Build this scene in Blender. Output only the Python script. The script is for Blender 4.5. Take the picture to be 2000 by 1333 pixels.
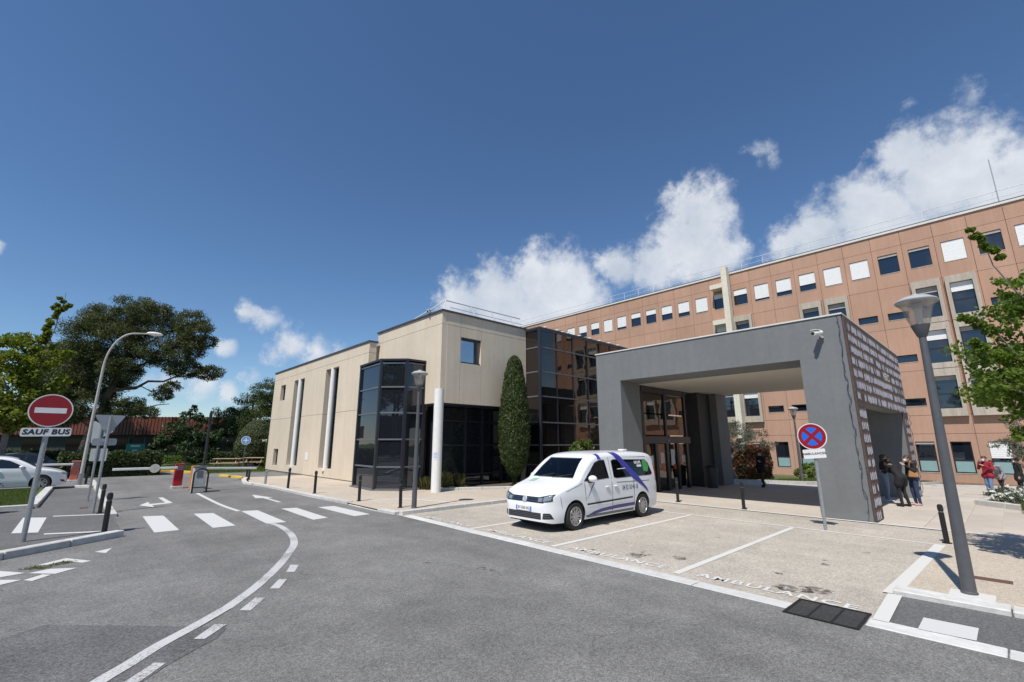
import bpy, bmesh, math, random
import numpy as np
from mathutils import Vector, Matrix
R = math.radians
random.seed(7); rng = np.random.default_rng(7)
for o in list(bpy.data.objects): bpy.data.objects.remove(o)
SC = bpy.context.scene; COL = SC.collection

# ------------------------------------------------------------------ camera
cam = bpy.data.cameras.new('camera'); co = bpy.data.objects.new('camera', cam); COL.objects.link(co)
cam.sensor_width = 36.0; cam.lens = 16.0; cam.clip_end = 3000; cam.clip_start = .05
PITCH, YAW = 12.6, 43.0                       # up from level; from +Y towards +X
co.location = (0, 0, 1.85); co.rotation_euler = (R(90+PITCH), 0, R(-YAW)); SC.camera = co
# ------------------------------------------------------------------ sun and sky
SUN_EL = 58.0; SH = Vector((.968, .25, 0)).normalized()      # direction the shadows fall
sd = Vector((SH.x*math.cos(R(SUN_EL)), SH.y*math.cos(R(SUN_EL)), -math.sin(R(SUN_EL))))
sun = bpy.data.lights.new('sun', 'SUN'); sun.energy = 4.7; sun.angle = R(.53); sun.color = (1, .955, .89)
so = bpy.data.objects.new('sun', sun); COL.objects.link(so); so.location = (-30, -11, 60)
so.rotation_euler = sd.to_track_quat('-Z', 'Y').to_euler()
SC.view_settings.view_transform = 'Standard'; SC.view_settings.look = 'None'
SC.view_settings.exposure = .10; SC.view_settings.gamma = 1.0; SC.view_settings.use_curve_mapping = False
W = bpy.data.worlds.new('World'); SC.world = W; W.use_nodes = True
SKY_STRENGTH = .10

def pixdir(u, v):                              # a compass/elevation direction read off the photograph, for the clouds
    f = 889.; p = R(PITCH); a = R(YAW); dx = u-1000; up = 666.5-v
    fw = f*math.cos(p)-up*math.sin(p); uz = up*math.cos(p)+f*math.sin(p)
    return Vector((fw*math.sin(a)+dx*math.cos(a), fw*math.cos(a)-dx*math.sin(a), uz)).normalized()

def world():
    nt = W.node_tree; N = nt.nodes; L = nt.links; N.clear()
    out = N.new('ShaderNodeOutputWorld'); bg = N.new('ShaderNodeBackground'); L.new(bg.outputs[0], out.inputs[0])
    sky = N.new('ShaderNodeTexSky'); sky.sky_type = 'NISHITA'; sky.sun_disc = False
    sky.sun_elevation = R(SUN_EL); sky.sun_rotation = math.atan2(-SH.x, -SH.y)
    sky.air_density = 1.0; sky.dust_density = .0; sky.ozone_density = 6.0; sky.altitude = 0
    tc = N.new('ShaderNodeTexCoord'); nrm = N.new('ShaderNodeVectorMath'); nrm.operation = 'NORMALIZE'
    L.new(tc.outputs['Generated'], nrm.inputs[0])
    def math_(op, a, b=None, clamp=False):
        n = N.new('ShaderNodeMath'); n.operation = op; n.use_clamp = clamp
        for i, x in enumerate((a, b)):
            if x is None: continue
            if isinstance(x, (int, float)): n.inputs[i].default_value = x
            else: L.new(x, n.inputs[i])
        return n.outputs[0]
    # warp
    nz = N.new('ShaderNodeTexNoise'); nz.inputs['Scale'].default_value = 9; nz.inputs['Detail'].default_value = 7; nz.inputs['Roughness'].default_value = .6
    L.new(nrm.outputs[0], nz.inputs['Vector'])
    nf = N.new('ShaderNodeTexNoise'); nf.inputs['Scale'].default_value = 22; nf.inputs['Detail'].default_value = 10; nf.inputs['Roughness'].default_value = .65
    L.new(nrm.outputs[0], nf.inputs['Vector'])
    n2 = N.new('ShaderNodeVectorMath'); n2.operation = 'MULTIPLY_ADD'
    L.new(nf.outputs['Color'], n2.inputs[0]); n2.inputs[1].default_value = (.055, .055, .04)
    sub = N.new('ShaderNodeVectorMath'); sub.operation = 'ADD'; L.new(nrm.outputs[0], sub.inputs[0]); sub.inputs[1].default_value = (-.0275, -.0275, -.02)
    L.new(sub.outputs[0], n2.inputs[2])
    blobs = [(1850,345,165,1),(1990,390,160,1),(1700,430,125,1),(1590,478,95,1),(1770,300,80,.95),(1900,470,170,1),(1780,470,120,1),
             (1365,420,78,.9),(1345,480,90,1),(1280,520,65,.9),(1210,520,50,.85),(1400,500,60,.8),
             (1070,560,85,1),(1120,590,70,1),(960,590,80,1),(895,585,48,.85),(1000,610,80,1),(1060,640,100,1),
             (1480,308,34,.30),(1512,314,30,.26),(1890,185,42,.40),(1780,200,30,.3),(520,622,34,.55),(487,612,26,.45),(570,676,44,.6),(615,690,40,.6),(530,690,30,.5),(660,690,26,.45),
             (445,680,24,.55),(390,752,40,.75),(440,764,26,.8),(330,748,40,.5),(490,735,22,.5),(-20,480,30,.9)]
    acc = None
    for (u, v, r, s) in blobs:
        d = pixdir(u, v); dd = N.new('ShaderNodeVectorMath'); dd.operation = 'DISTANCE'
        L.new(n2.outputs[0], dd.inputs[0]); dd.inputs[1].default_value = d
        e = (pixdir(u+r, v)-d).length
        m = N.new('ShaderNodeMath'); m.operation = 'MULTIPLY_ADD'; L.new(dd.outputs['Value'], m.inputs[0])
        m.inputs[1].default_value = -1.3*s/e; m.inputs[2].default_value = 1.72*s
        acc = m.outputs[0] if acc is None else math_('MAXIMUM', acc, m.outputs[0])
    # fair-weather cloud band low all round the horizon away from the view as well
    sep = N.new('ShaderNodeSeparateXYZ'); L.new(nrm.outputs[0], sep.inputs[0])
    dz = math_('ABSOLUTE', math_('SUBTRACT', sep.outputs['Z'], .2)); band = math_('SUBTRACT', 1.0, math_('DIVIDE', dz, .22), True)
    back = N.new('ShaderNodeVectorMath'); back.operation = 'DOT_PRODUCT'; L.new(nrm.outputs[0], back.inputs[0]); back.inputs[1].default_value = (-.682, -.731, 0)
    bk = math_('MULTIPLY', math_('ADD', back.outputs['Value'], .1, True), 1.6, True)
    gen = math_('MULTIPLY', math_('MULTIPLY', math_('SUBTRACT', nz.outputs['Fac'], .46), 4.0), math_('MULTIPLY', band, bk))
    acc = math_('MAXIMUM', acc, gen); acc = math_('MAXIMUM', acc, 0.0)
    dens = math_('ADD', acc, math_('MULTIPLY', math_('SUBTRACT', nf.outputs['Fac'], .5), 1.9))
    dens = math_('ADD', dens, math_('MULTIPLY', math_('SUBTRACT', nz.outputs['Fac'], .5), .7))
    gate = math_('MULTIPLY', acc, 5.0, True)
    mr = N.new('ShaderNodeMapRange'); mr.interpolation_type = 'SMOOTHSTEP'; L.new(dens, mr.inputs['Value'])
    mr.inputs['From Min'].default_value = .12; mr.inputs['From Max'].default_value = 1.05
    al = math_('MULTIPLY', math_('MULTIPLY', mr.outputs[0], gate), .93)
    # cloud body: bright tops, bluish grey thick parts
    sh = N.new('ShaderNodeMapRange'); L.new(nz.outputs['Fac'], sh.inputs['Value']); sh.inputs['From Min'].default_value = .35; sh.inputs['From Max'].default_value = .65
    cm = N.new('ShaderNodeMix'); cm.data_type = 'RGBA'; L.new(sh.outputs[0], cm.inputs['Factor'])
    cm.inputs['A'].default_value = (.52/SKY_STRENGTH, .58/SKY_STRENGTH, .67/SKY_STRENGTH, 1); cm.inputs['B'].default_value = (.74/SKY_STRENGTH, .77/SKY_STRENGTH, .82/SKY_STRENGTH, 1)
    mx = N.new('ShaderNodeMix'); mx.data_type = 'RGBA'; L.new(al, mx.inputs['Factor'])
    hs = N.new('ShaderNodeHueSaturation'); hs.inputs['Saturation'].default_value = 1.06; hs.inputs['Value'].default_value = 1.06; L.new(sky.outputs[0], hs.inputs['Color'])
    L.new(hs.outputs[0], mx.inputs['A']); L.new(cm.outputs['Result'], mx.inputs['B'])
    L.new(mx.outputs['Result'], bg.inputs['Color']); bg.inputs['Strength'].default_value = SKY_STRENGTH
world()

# ------------------------------------------------------------------ materials
def lin(c): return tuple(((x/255+.055)/1.055)**2.4 if x > 10 else x/255/12.92 for x in c)
MATS = {}
def mat(name, col, rough=.7, var=.12, scale=6., bump=0., bscale=60., metal=0., spec=.5, coat=0., var2=0., scale2=.6, streak=0., detail=6, world_pos=False, emit=None, rnd=0., alpha=None):
    if name in MATS: return MATS[name]
    m = bpy.data.materials.new(name); MATS[name] = m; m.use_nodes = True
    nt = m.node_tree; N = nt.nodes; L = nt.links; b = N['Principled BSDF']
    b.inputs['Roughness'].default_value = rough; b.inputs['Metallic'].default_value = metal
    b.inputs['Specular IOR Level'].default_value = spec; b.inputs['Coat Weight'].default_value = coat; b.inputs['Coat Roughness'].default_value = .04
    c = tuple(col)+(1,)
    if world_pos: g = N.new('ShaderNodeNewGeometry'); vec = g.outputs['Position']
    else: g = N.new('ShaderNodeTexCoord'); vec = g.outputs['Object']
    def noise(sc, det=detail, v=None):
        n = N.new('ShaderNodeTexNoise'); n.inputs['Scale'].default_value = sc; n.inputs['Detail'].default_value = det; n.inputs['Roughness'].default_value = .62
        L.new(v if v is not None else vec, n.inputs['Vector']); return n.outputs['Fac']
    val = None
    def addv(src, amp):
        nonlocal val
        r = N.new('ShaderNodeMapRange'); L.new(src, r.inputs['Value']); r.inputs['From Min'].default_value = .3; r.inputs['From Max'].default_value = .7
        r.inputs['To Min'].default_value = 1-amp; r.inputs['To Max'].default_value = 1+amp
        if val is None: val = r.outputs[0]
        else:
            q = N.new('ShaderNodeMath'); q.operation = 'MULTIPLY'; L.new(val, q.inputs[0]); L.new(r.outputs[0], q.inputs[1]); val = q.outputs[0]
    if var: addv(noise(scale), var)
    if var2: addv(noise(scale2, 4), var2)
    if streak:
        mp = N.new('ShaderNodeMapping'); mp.inputs['Scale'].default_value = (3.2, 3.2, .22); L.new(vec, mp.inputs['Vector'])
        addv(noise(1.6, 5, mp.outputs[0]), streak)
    if rnd:
        oi = N.new('ShaderNodeObjectInfo'); r = N.new('ShaderNodeMapRange'); L.new(oi.outputs['Random'], r.inputs['Value'])
        r.inputs['To Min'].default_value = 1-rnd; r.inputs['To Max'].default_value = 1+rnd
        if val is None: val = r.outputs[0]
        else:
            q = N.new('ShaderNodeMath'); q.operation = 'MULTIPLY'; L.new(val, q.inputs[0]); L.new(r.outputs[0], q.inputs[1]); val = q.outputs[0]
    if val is not None:
        s = N.new('ShaderNodeVectorMath'); s.operation = 'SCALE'; s.inputs[0].default_value = col; L.new(val, s.inputs['Scale']); L.new(s.outputs[0], b.inputs['Base Color'])
    else: b.inputs['Base Color'].default_value = c
    if bump:
        bp = N.new('ShaderNodeBump'); bp.inputs['Strength'].default_value = bump; bp.inputs['Distance'].default_value = .02
        L.new(noise(bscale, 5), bp.inputs['Height']); L.new(bp.outputs[0], b.inputs['Normal'])
    if emit: b.inputs['Emission Color'].default_value = tuple(emit)+(1,); b.inputs['Emission Strength'].default_value = 1
    return m

def ground_mat(name, base, speck, sp_scale, patch=.12, rough=.9, stain=None, bump=.35, cracks=0.):
    """aggregate surface: fine light/dark stones, medium mottling, broad wear patches"""
    m = bpy.data.materials.new(name); MATS[name] = m; m.use_nodes = True
    nt = m.node_tree; N = nt.nodes; L = nt.links; b = N['Principled BSDF']; b.inputs['Roughness'].default_value = rough; b.inputs['Specular IOR Level'].default_value = .3
    g = N.new('ShaderNodeNewGeometry'); P = g.outputs['Position']
    def noise(sc, det=4, ro=.6, v=P):
        n = N.new('ShaderNodeTexNoise'); n.inputs['Scale'].default_value = sc; n.inputs['Detail'].default_value = det; n.inputs['Roughness'].default_value = ro; L.new(v, n.inputs['Vector']); return n.outputs['Fac']
    def rng_(src, a, b_, lo, hi):
        r = N.new('ShaderNodeMapRange'); L.new(src, r.inputs['Value']); r.inputs['From Min'].default_value = a; r.inputs['From Max'].default_value = b_; r.inputs['To Min'].default_value = lo; r.inputs['To Max'].default_value = hi; return r.outputs[0]
    def mul(a, b_):
        q = N.new('ShaderNodeMath'); q.operation = 'MULTIPLY'; L.new(a, q.inputs[0]); L.new(b_, q.inputs[1]); return q.outputs[0]
    vo = N.new('ShaderNodeTexVoronoi'); vo.inputs['Scale'].default_value = sp_scale; L.new(P, vo.inputs['Vector'])
    sx = N.new('ShaderNodeSeparateColor'); L.new(vo.outputs['Color'], sx.inputs[0])
    f = rng_(sx.outputs[0], 0, 1, 1-speck, 1+speck)
    f = mul(f, rng_(noise(sp_scale*.22, 3), .3, .7, 1-speck*.45, 1+speck*.45))
    f = mul(f, rng_(noise(2.3, 5), .3, .7, 1-patch*.6, 1+patch*.6))
    f = mul(f, rng_(noise(.35, 5), .32, .68, 1-patch, 1+patch))
    mp = N.new('ShaderNodeMapping'); mp.inputs['Scale'].default_value = (1.6, .14, 1); L.new(P, mp.inputs['Vector'])
    f = mul(f, rng_(noise(.9, 4, .6, mp.outputs[0]), .3, .7, 1-patch*.5, 1+patch*.5))
    if cracks:
        wv = N.new('ShaderNodeTexNoise'); wv.inputs['Scale'].default_value = 1.4; wv.inputs['Detail'].default_value = 6; L.new(P, wv.inputs['Vector'])
        wa = N.new('ShaderNodeVectorMath'); wa.operation = 'MULTIPLY_ADD'; L.new(wv.outputs['Color'], wa.inputs[0]); wa.inputs[1].default_value = (.9, .9, .9); L.new(P, wa.inputs[2])
        ce = N.new('ShaderNodeTexVoronoi'); ce.feature = 'DISTANCE_TO_EDGE'; ce.inputs['Scale'].default_value = .23; L.new(wa.outputs[0], ce.inputs['Vector'])
        line = rng_(ce.outputs['Distance'], .0012, .0045, 1-cracks, 1.0); N[line.node.name].clamp = True
        msk = rng_(noise(.5, 3), .5, .56, 0, 1); mm = N.new('ShaderNodeMix'); L.new(msk, mm.inputs['Factor']); mm.inputs['A'].default_value = 1.0; L.new(line, mm.inputs['B']); f = mul(f, mm.outputs['Result'])
    s = N.new('ShaderNodeVectorMath'); s.operation = 'SCALE'; s.inputs[0].default_value = base; L.new(f, s.inputs['Scale'])
    colr = s.outputs[0]
    if stain:
        sc, lo, hi, c2 = stain
        k = rng_(noise(sc, 6, .7), lo, hi, 0, 1); mx = N.new('ShaderNodeMix'); mx.data_type = 'RGBA'; L.new(k, mx.inputs['Factor']); L.new(colr, mx.inputs['A']); mx.inputs['B'].default_value = tuple(c2)+(1,); colr = mx.outputs['Result']
    L.new(colr, b.inputs['Base Color'])
    bp = N.new('ShaderNodeBump'); bp.inputs['Strength'].default_value = bump; bp.inputs['Distance'].default_value = .006; L.new(vo.outputs['Distance'], bp.inputs['Height']); L.new(bp.outputs[0], b.inputs['Normal'])
    return m

def paint_mat(name, base=(.56, .56, .54), under=(.13, .13, .13), wear=.5, sc=14):
    """road paint, worn through to the surface under it"""
    m = bpy.data.materials.new(name); MATS[name] = m; m.use_nodes = True
    nt = m.node_tree; N = nt.nodes; L = nt.links; b = N['Principled BSDF']; b.inputs['Roughness'].default_value = .75; b.inputs['Specular IOR Level'].default_value = .3
    g = N.new('ShaderNodeNewGeometry')
    a = N.new('ShaderNodeTexNoise'); a.inputs['Scale'].default_value = 55; a.inputs['Detail'].default_value = 4; L.new(g.outputs['Position'], a.inputs['Vector'])
    c = N.new('ShaderNodeTexNoise'); c.inputs['Scale'].default_value = 1.7; c.inputs['Detail'].default_value = 5; L.new(g.outputs['Position'], c.inputs['Vector'])
    q = N.new('ShaderNodeMath'); q.operation = 'MULTIPLY_ADD'; L.new(c.outputs['Fac'], q.inputs[0]); q.inputs[1].default_value = .9; L.new(a.outputs['Fac'], q.inputs[2])
    r = N.new('ShaderNodeMapRange'); L.new(q.outputs[0], r.inputs['Value']); r.inputs['From Min'].default_value = 1.25-.5*wear; r.inputs['From Max'].default_value = 1.45-.5*wear; r.inputs['To Max'].default_value = min(1, .25+wear)
    mx = N.new('ShaderNodeMix'); mx.data_type = 'RGBA'; L.new(r.outputs[0], mx.inputs['Factor']); mx.inputs['A'].default_value = tuple(base)+(1,); mx.inputs['B'].default_value = tuple(under)+(1,)
    L.new(mx.outputs['Result'], b.inputs['Base Color'])
    return m

def glass_mat(name, tint=(.012, .014, .018), ior=2.0, refl=(.85, .9, 1.0), rough=.015, wav=.02):
    m = bpy.data.materials.new(name); MATS[name] = m; m.use_nodes = True
    nt = m.node_tree; N = nt.nodes; L = nt.links; N.remove(N['Principled BSDF']); out = N['Material Output']
    d = N.new('ShaderNodeBsdfDiffuse'); d.inputs['Color'].default_value = tuple(tint)+(1,)
    gl = N.new('ShaderNodeBsdfGlossy'); gl.inputs['Color'].default_value = tuple(refl)+(1,); gl.inputs['Roughness'].default_value = rough
    fr = N.new('ShaderNodeFresnel'); fr.inputs['IOR'].default_value = ior
    if wav:
        g = N.new('ShaderNodeNewGeometry'); n = N.new('ShaderNodeTexNoise'); n.inputs['Scale'].default_value = 1.3; n.inputs['Detail'].default_value = 1; L.new(g.outputs['Position'], n.inputs['Vector'])
        bp = N.new('ShaderNodeBump'); bp.inputs['Strength'].default_value = wav; bp.inputs['Distance'].default_value = .15; L.new(n.outputs['Fac'], bp.inputs['Height']); L.new(bp.outputs[0], gl.inputs['Normal'])
    mx = N.new('ShaderNodeMixShader'); L.new(fr.outputs[0], mx.inputs[0]); L.new(d.outputs[0], mx.inputs[1]); L.new(gl.outputs[0], mx.inputs[2]); L.new(mx.outputs[0], out.inputs[0])
    return m

def leaf_mat(name, c1, c2, trans=.35, c3=None):
    m = bpy.data.materials.new(name); MATS[name] = m; m.use_nodes = True
    nt = m.node_tree; N = nt.nodes; L = nt.links; N.remove(N['Principled BSDF']); out = N['Material Output']
    g = N.new('ShaderNodeNewGeometry'); cr = N.new('ShaderNodeValToRGB'); L.new(g.outputs['Random Per Island'], cr.inputs[0])
    cr.color_ramp.elements[0].color = tuple(c1)+(1,); cr.color_ramp.elements[1].color = tuple(c2)+(1,)
    if c3: e = cr.color_ramp.elements.new(.86); e.color = tuple(c2)+(1,); cr.color_ramp.elements[-1].color = tuple(c3)+(1,)
    d = N.new('ShaderNodeBsdfPrincipled'); d.inputs['Roughness'].default_value = .55; d.inputs['Specular IOR Level'].default_value = .35
    t = N.new('ShaderNodeBsdfTranslucent'); L.new(cr.outputs[0], d.inputs['Base Color'])
    br = N.new('ShaderNodeMix'); br.data_type = 'RGBA'; br.blend_type = 'MULTIPLY'; br.inputs['Factor'].default_value = 1; L.new(cr.outputs[0], br.inputs['A']); br.inputs['B'].default_value = (1.3, 1.4, .6, 1); L.new(br.outputs['Result'], t.inputs['Color'])
    mx = N.new('ShaderNodeMixShader'); mx.inputs[0].default_value = trans; L.new(d.outputs[0], mx.inputs[1]); L.new(t.outputs[0], mx.inputs[2]); L.new(mx.outputs[0], out.inputs[0])
    return m

ASPH = ground_mat('asphalt', (.176, .172, .165), .36, 95, .2, cracks=.22)
ASPH_D = ground_mat('asphalt_new', (.128, .127, .125), .45, 110, .2)
ASPH_L = ground_mat('asphalt_walk', (.135, .133, .13), .35, 90, .14)
AGG = ground_mat('aggregate', (.42, .378, .318), .26, 75, .13, stain=(.9, .60, .85, (.25, .22, .19)))
AGG2 = ground_mat('aggregate_walk', (.47, .405, .325), .22, 75, .08)
SLAB = ground_mat('slab', (.47, .42, .36), .1, 60, .08)
PAINT = paint_mat('road_paint', wear=.18); PAINTW = paint_mat('road_paint_worn', (.50, .50, .49), (.17, .17, .17), .62)
PAINTA = paint_mat('bay_paint', (.60, .59, .55), (.42, .38, .32), .25); PAINTT = paint_mat('bay_letters', (.62, .61, .58), (.42, .38, .32), .42)
KERB = mat('kerb_concrete', (.52, .51, .48), .85, .14, 9, .3, 40, var2=.1, rnd=.08)
KERBY = mat('kerb_yellow', (.62, .42, .06), .8, .2, 9)
BEIGE = mat('beige_render', (.62, .53, .41), .85, .05, 14, .12, 90, var2=.06, scale2=.5, streak=.055, world_pos=True)
BEIGE_D = mat('beige_reveal', (.46, .39, .32), .85, .08, 8)
BRICK = mat('terracotta_render', (.435, .262, .184), .88, .07, 12, .1, 70, var2=.08, scale2=.35, streak=.06, rnd=.04, world_pos=True)
CONC = mat('frame_concrete', (.42, .365, .30), .9, .1, 6, .15, 50, streak=.16, rnd=.04, world_pos=True)
GREY = mat('portico_grey', (.162, .170, .172), .8, .06, 9, .15, 60, var2=.07, scale2=.5, streak=.05, world_pos=True)
SOFF = mat('soffit', (.62, .57, .49), .8, .03, 3)
FRAME = mat('dark_aluminium', (.018, .02, .028), .35, .1, 5, metal=0., spec=.6)
FRAMEG = mat('grey_aluminium', (.12, .125, .14), .4, .1, 5, spec=.6)
BLACK = mat('black_paint', (.012, .012, .012), .45, .2, 12)
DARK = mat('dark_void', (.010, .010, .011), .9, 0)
GLASS = glass_mat('facade_glass', ior=1.8); GLASSB = glass_mat('bronze_glass', (.010, .009, .009), 2.1, (.85, .75, .66))
GLASSW = glass_mat('window_glass', (.010, .013, .02), 1.9, (.8, .9, 1.0), wav=.01)
FROST = mat('frosted_film', (.24, .36, .36), .5, .05, 3)
SHUT = mat('white_shutter', (.78, .78, .77), .6, .03, 4); SHUTB = mat('shutter_box', (.40, .37, .33), .7, .08, 4)
WHITE = mat('white_paint', (.76, .75, .72), .55, .05, 6, streak=.05)
CREAM = mat('cream_concrete', (.66, .61, .50), .85, .08, 5, streak=.06)
COPING = mat('coping_metal', (.06, .062, .07), .45, .1, 4); COPW = mat('coping_white', (.64, .62, .58), .6, .08, 3)
GALV = mat('galvanised', (.36, .38, .40), .42, .12, 20, metal=.55); GALVD = mat('pole_grey', (.085, .088, .095), .5, .1, 12)
SOIL = mat('soil', (.10, .075, .05), .95, .3, 12, .5, 30); LAWN = mat('lawn_soil', (.065, .10, .025), .95, .3, 14, .4, 40)
BARK = mat('bark', (.15, .11, .085), .95, .35, 14, .8, 26); BARKG = mat('bark_grey', (.22, .20, .175), .95, .35, 12, .8, 22)

# ------------------------------------------------------------------ object helpers
def tag(o, label=None, cat=None, group=None, kind=None):
    if label: o['label'] = label
    if cat: o['category'] = cat
    if group: o['group'] = group
    if kind: o['kind'] = kind
    return o
def empty(name, loc=(0, 0, 0), rz=0., label=None, cat=None, group=None, kind=None):
    o = bpy.data.objects.new(name, None); o.empty_display_size = .2; COL.objects.link(o); o.location = loc; o.rotation_euler = (0, 0, rz)
    return tag(o, label, cat, group, kind)
def link(name, me, m, parent=None, smooth=False):
    for x in (m if isinstance(m, (list, tuple)) else [m]):
        me.materials.append(x)
    o = bpy.data.objects.new(name, me); COL.objects.link(o)
    if parent is not None: o.parent = parent
    if smooth: me.polygons.foreach_set('use_smooth', [True]*len(me.polygons))
    return o
def np_mesh(name, V, F, mi=None):
    me = bpy.data.meshes.new(name); V = np.asarray(V, np.float32); F = np.asarray(F, np.int32); k = F.shape[1]
    me.vertices.add(len(V)); me.vertices.foreach_set('co', V.ravel()); me.loops.add(F.size); me.loops.foreach_set('vertex_index', F.ravel())
    me.polygons.add(len(F)); me.polygons.foreach_set('loop_start', np.arange(0, F.size, k, dtype=np.int32))
    if mi is not None: me.polygons.foreach_set('material_index', np.asarray(mi, np.int32))
    me.update(calc_edges=True); return me
class MB:
    def __init__(s, off=(0, 0, 0)): s.v = []; s.f = []; s.mi = []; s.cur = 0; s.off = Vector(off)
    def add(s, vs, fs):
        n = len(s.v); s.v += [tuple(Vector(v)-s.off) for v in vs]; s.f += [tuple(i+n for i in f) for f in fs]; s.mi += [s.cur]*len(fs); return s
    def box(s, x0, x1, y0, y1, z0, z1):
        if x0 > x1: x0, x1 = x1, x0
        if y0 > y1: y0, y1 = y1, y0
        if z0 > z1: z0, z1 = z1, z0
        return s.add([(x, y, z) for x in (x0, x1) for y in (y0, y1) for z in (z0, z1)], [(0, 1, 3, 2), (4, 6, 7, 5), (0, 4, 5, 1), (2, 3, 7, 6), (0, 2, 6, 4), (1, 5, 7, 3)])
    def prism(s, poly, d):                    # extrude a 3-D polygon by vector d
        d = Vector(d); n = len(poly); vs = [Vector(p) for p in poly]; vs += [p+d for p in vs]
        return s.add(vs, [tuple(range(n-1, -1, -1)), tuple(range(n, 2*n))]+[(i, (i+1) % n, (i+1) % n+n, i+n) for i in range(n)])
    def poly(s, pts, z=None):
        return s.add([(p[0], p[1], z) if z is not None else p for p in pts], [tuple(range(len(pts)))])
    def bar(s, a, b, w, h=None, up=(0, 0, 1)):
        a, b = Vector(a), Vector(b); h = h or w; d = (b-a).normalized(); u = Vector(up)
        if abs(d.dot(u)) > .95: u = Vector((1, 0, 0))
        sx = d.cross(u).normalized()*w/2; sy = sx.cross(d).normalized()*h/2
        return s.prism([a+sx+sy, a-sx+sy, a-sx-sy, a+sx-sy], b-a)
    def tube(s, pts, r, n=10, cap=True):
        pts = [Vector(p) for p in pts]; rs = r if isinstance(r, (list, tuple)) else [r]*len(pts); base = len(s.v); vs = []; fs = []
        prev = None
        for i, p in enumerate(pts):
            d = (pts[min(i+1, len(pts)-1)]-pts[max(i-1, 0)]).normalized()
            if prev is None: a = d.cross(Vector((0, 0, 1)) if abs(d.z) < .9 else Vector((1, 0, 0))).normalized()
            else: a = (prev-d*prev.dot(d)).normalized()
            prev = a; b = d.cross(a)
            for k in range(n): t = 2*math.pi*k/n; vs.append(p+(a*math.cos(t)+b*math.sin(t))*rs[i])
        for i in range(len(pts)-1):
            for k in range(n): fs.append((i*n+k, i*n+(k+1) % n, (i+1)*n+(k+1) % n, (i+1)*n+k))
        if cap: fs.append(tuple(range(n-1, -1, -1))); fs.append(tuple(range((len(pts)-1)*n, len(pts)*n)))
        return s.add(vs, fs)
    def lathe(s, prof, c=(0, 0, 0), n=20, axis='z', cap=True):
        vs = []; fs = []; c = Vector(c)
        for r, h in prof:
            for k in range(n):
                t = 2*math.pi*k/n; p = (r*math.cos(t), r*math.sin(t), h)
                if axis == 'y': p = (p[0], p[2], p[1])
                if axis == 'x': p = (p[2], p[0], p[1])
                vs.append(c+Vector(p))
        for i in range(len(prof)-1):
            for k in range(n): fs.append((i*n+k, i*n+(k+1) % n, (i+1)*n+(k+1) % n, (i+1)*n+k))
        if cap and prof[0][0] > 1e-4: fs.append(tuple(range(n-1, -1, -1)))
        if cap and prof[-1][0] > 1e-4: fs.append(tuple(range((len(prof)-1)*n, len(prof)*n)))
        return s.add(vs, fs)
    def ell(s, c, r, n=14, m=9):
        prof = [(max(1e-5, math.sin(math.pi*i/m)), -math.cos(math.pi*i/m)) for i in range(m+1)]; b = len(s.v); s.lathe(prof, (0, 0, 0), n)
        for i in range(b, len(s.v)): v = Vector(s.v[i])+s.off; s.v[i] = (v.x*r[0]+c[0]-s.off.x, v.y*r[1]+c[1]-s.off.y, v.z*r[2]+c[2]-s.off.z)
        return s
    def mesh(s, name):
        me = bpy.data.meshes.new(name); me.from_pydata(s.v, [], s.f)
        if any(s.mi): me.polygons.foreach_set('material_index', s.mi)
        me.update(); return me
    def build(s, name, m, parent=None, smooth=False, fixn=True, bevel=0):
        me = s.mesh(name)
        bm = bmesh.new(); bm.from_mesh(me)
        if smooth: bmesh.ops.remove_doubles(bm, verts=bm.verts, dist=1e-4)
        if fixn: bmesh.ops.recalc_face_normals(bm, faces=bm.faces)
        if bevel: bmesh.ops.bevel(bm, geom=list(bm.edges), offset=bevel, segments=1, affect='EDGES', clamp_overlap=True)
        bm.to_mesh(me); bm.free()
        o = link(name, me, m, parent, smooth)
        if smooth:
            try: me.set_sharp_from_angle(angle=R(38))
            except Exception: pass
        return o
def copy_tree(o, parent=None):
    c = o.copy(); COL.objects.link(c); c.parent = parent
    for ch in o.children: copy_tree(ch, c)
    return c
def text_mesh(s, size, extrude=0., shear=0., bold=0., align='CENTER', sx=1., spacing=1.):
    cu = bpy.data.curves.new('txt', 'FONT'); cu.body = s; cu.size = size; cu.extrude = extrude; cu.shear = shear; cu.offset = bold; cu.align_x = align; cu.align_y = 'CENTER'; cu.space_character = spacing; cu.resolution_u = 3
    o = bpy.data.objects.new('txt', cu); COL.objects.link(o); dg = bpy.context.evaluated_depsgraph_get(); me = bpy.data.meshes.new_from_object(o.evaluated_get(dg)); bpy.data.objects.remove(o); bpy.data.curves.remove(cu)
    if sx != 1: me.transform(Matrix.Diagonal((sx, 1, 1, 1)))
    me.materials.clear(); return me
def text(name, s, size, m, parent, loc, rot, **k):
    o = link(name, text_mesh(s, size, **k), m, parent); o.location = loc; o.rotation_euler = rot; return o
def wrap(o):                                   # nothing: marks a finished thing
    return o
def gz(x): return 0. if x < 22.3 else -(x-22.3)*.044     # the plaza falls away gently behind the portico
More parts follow.
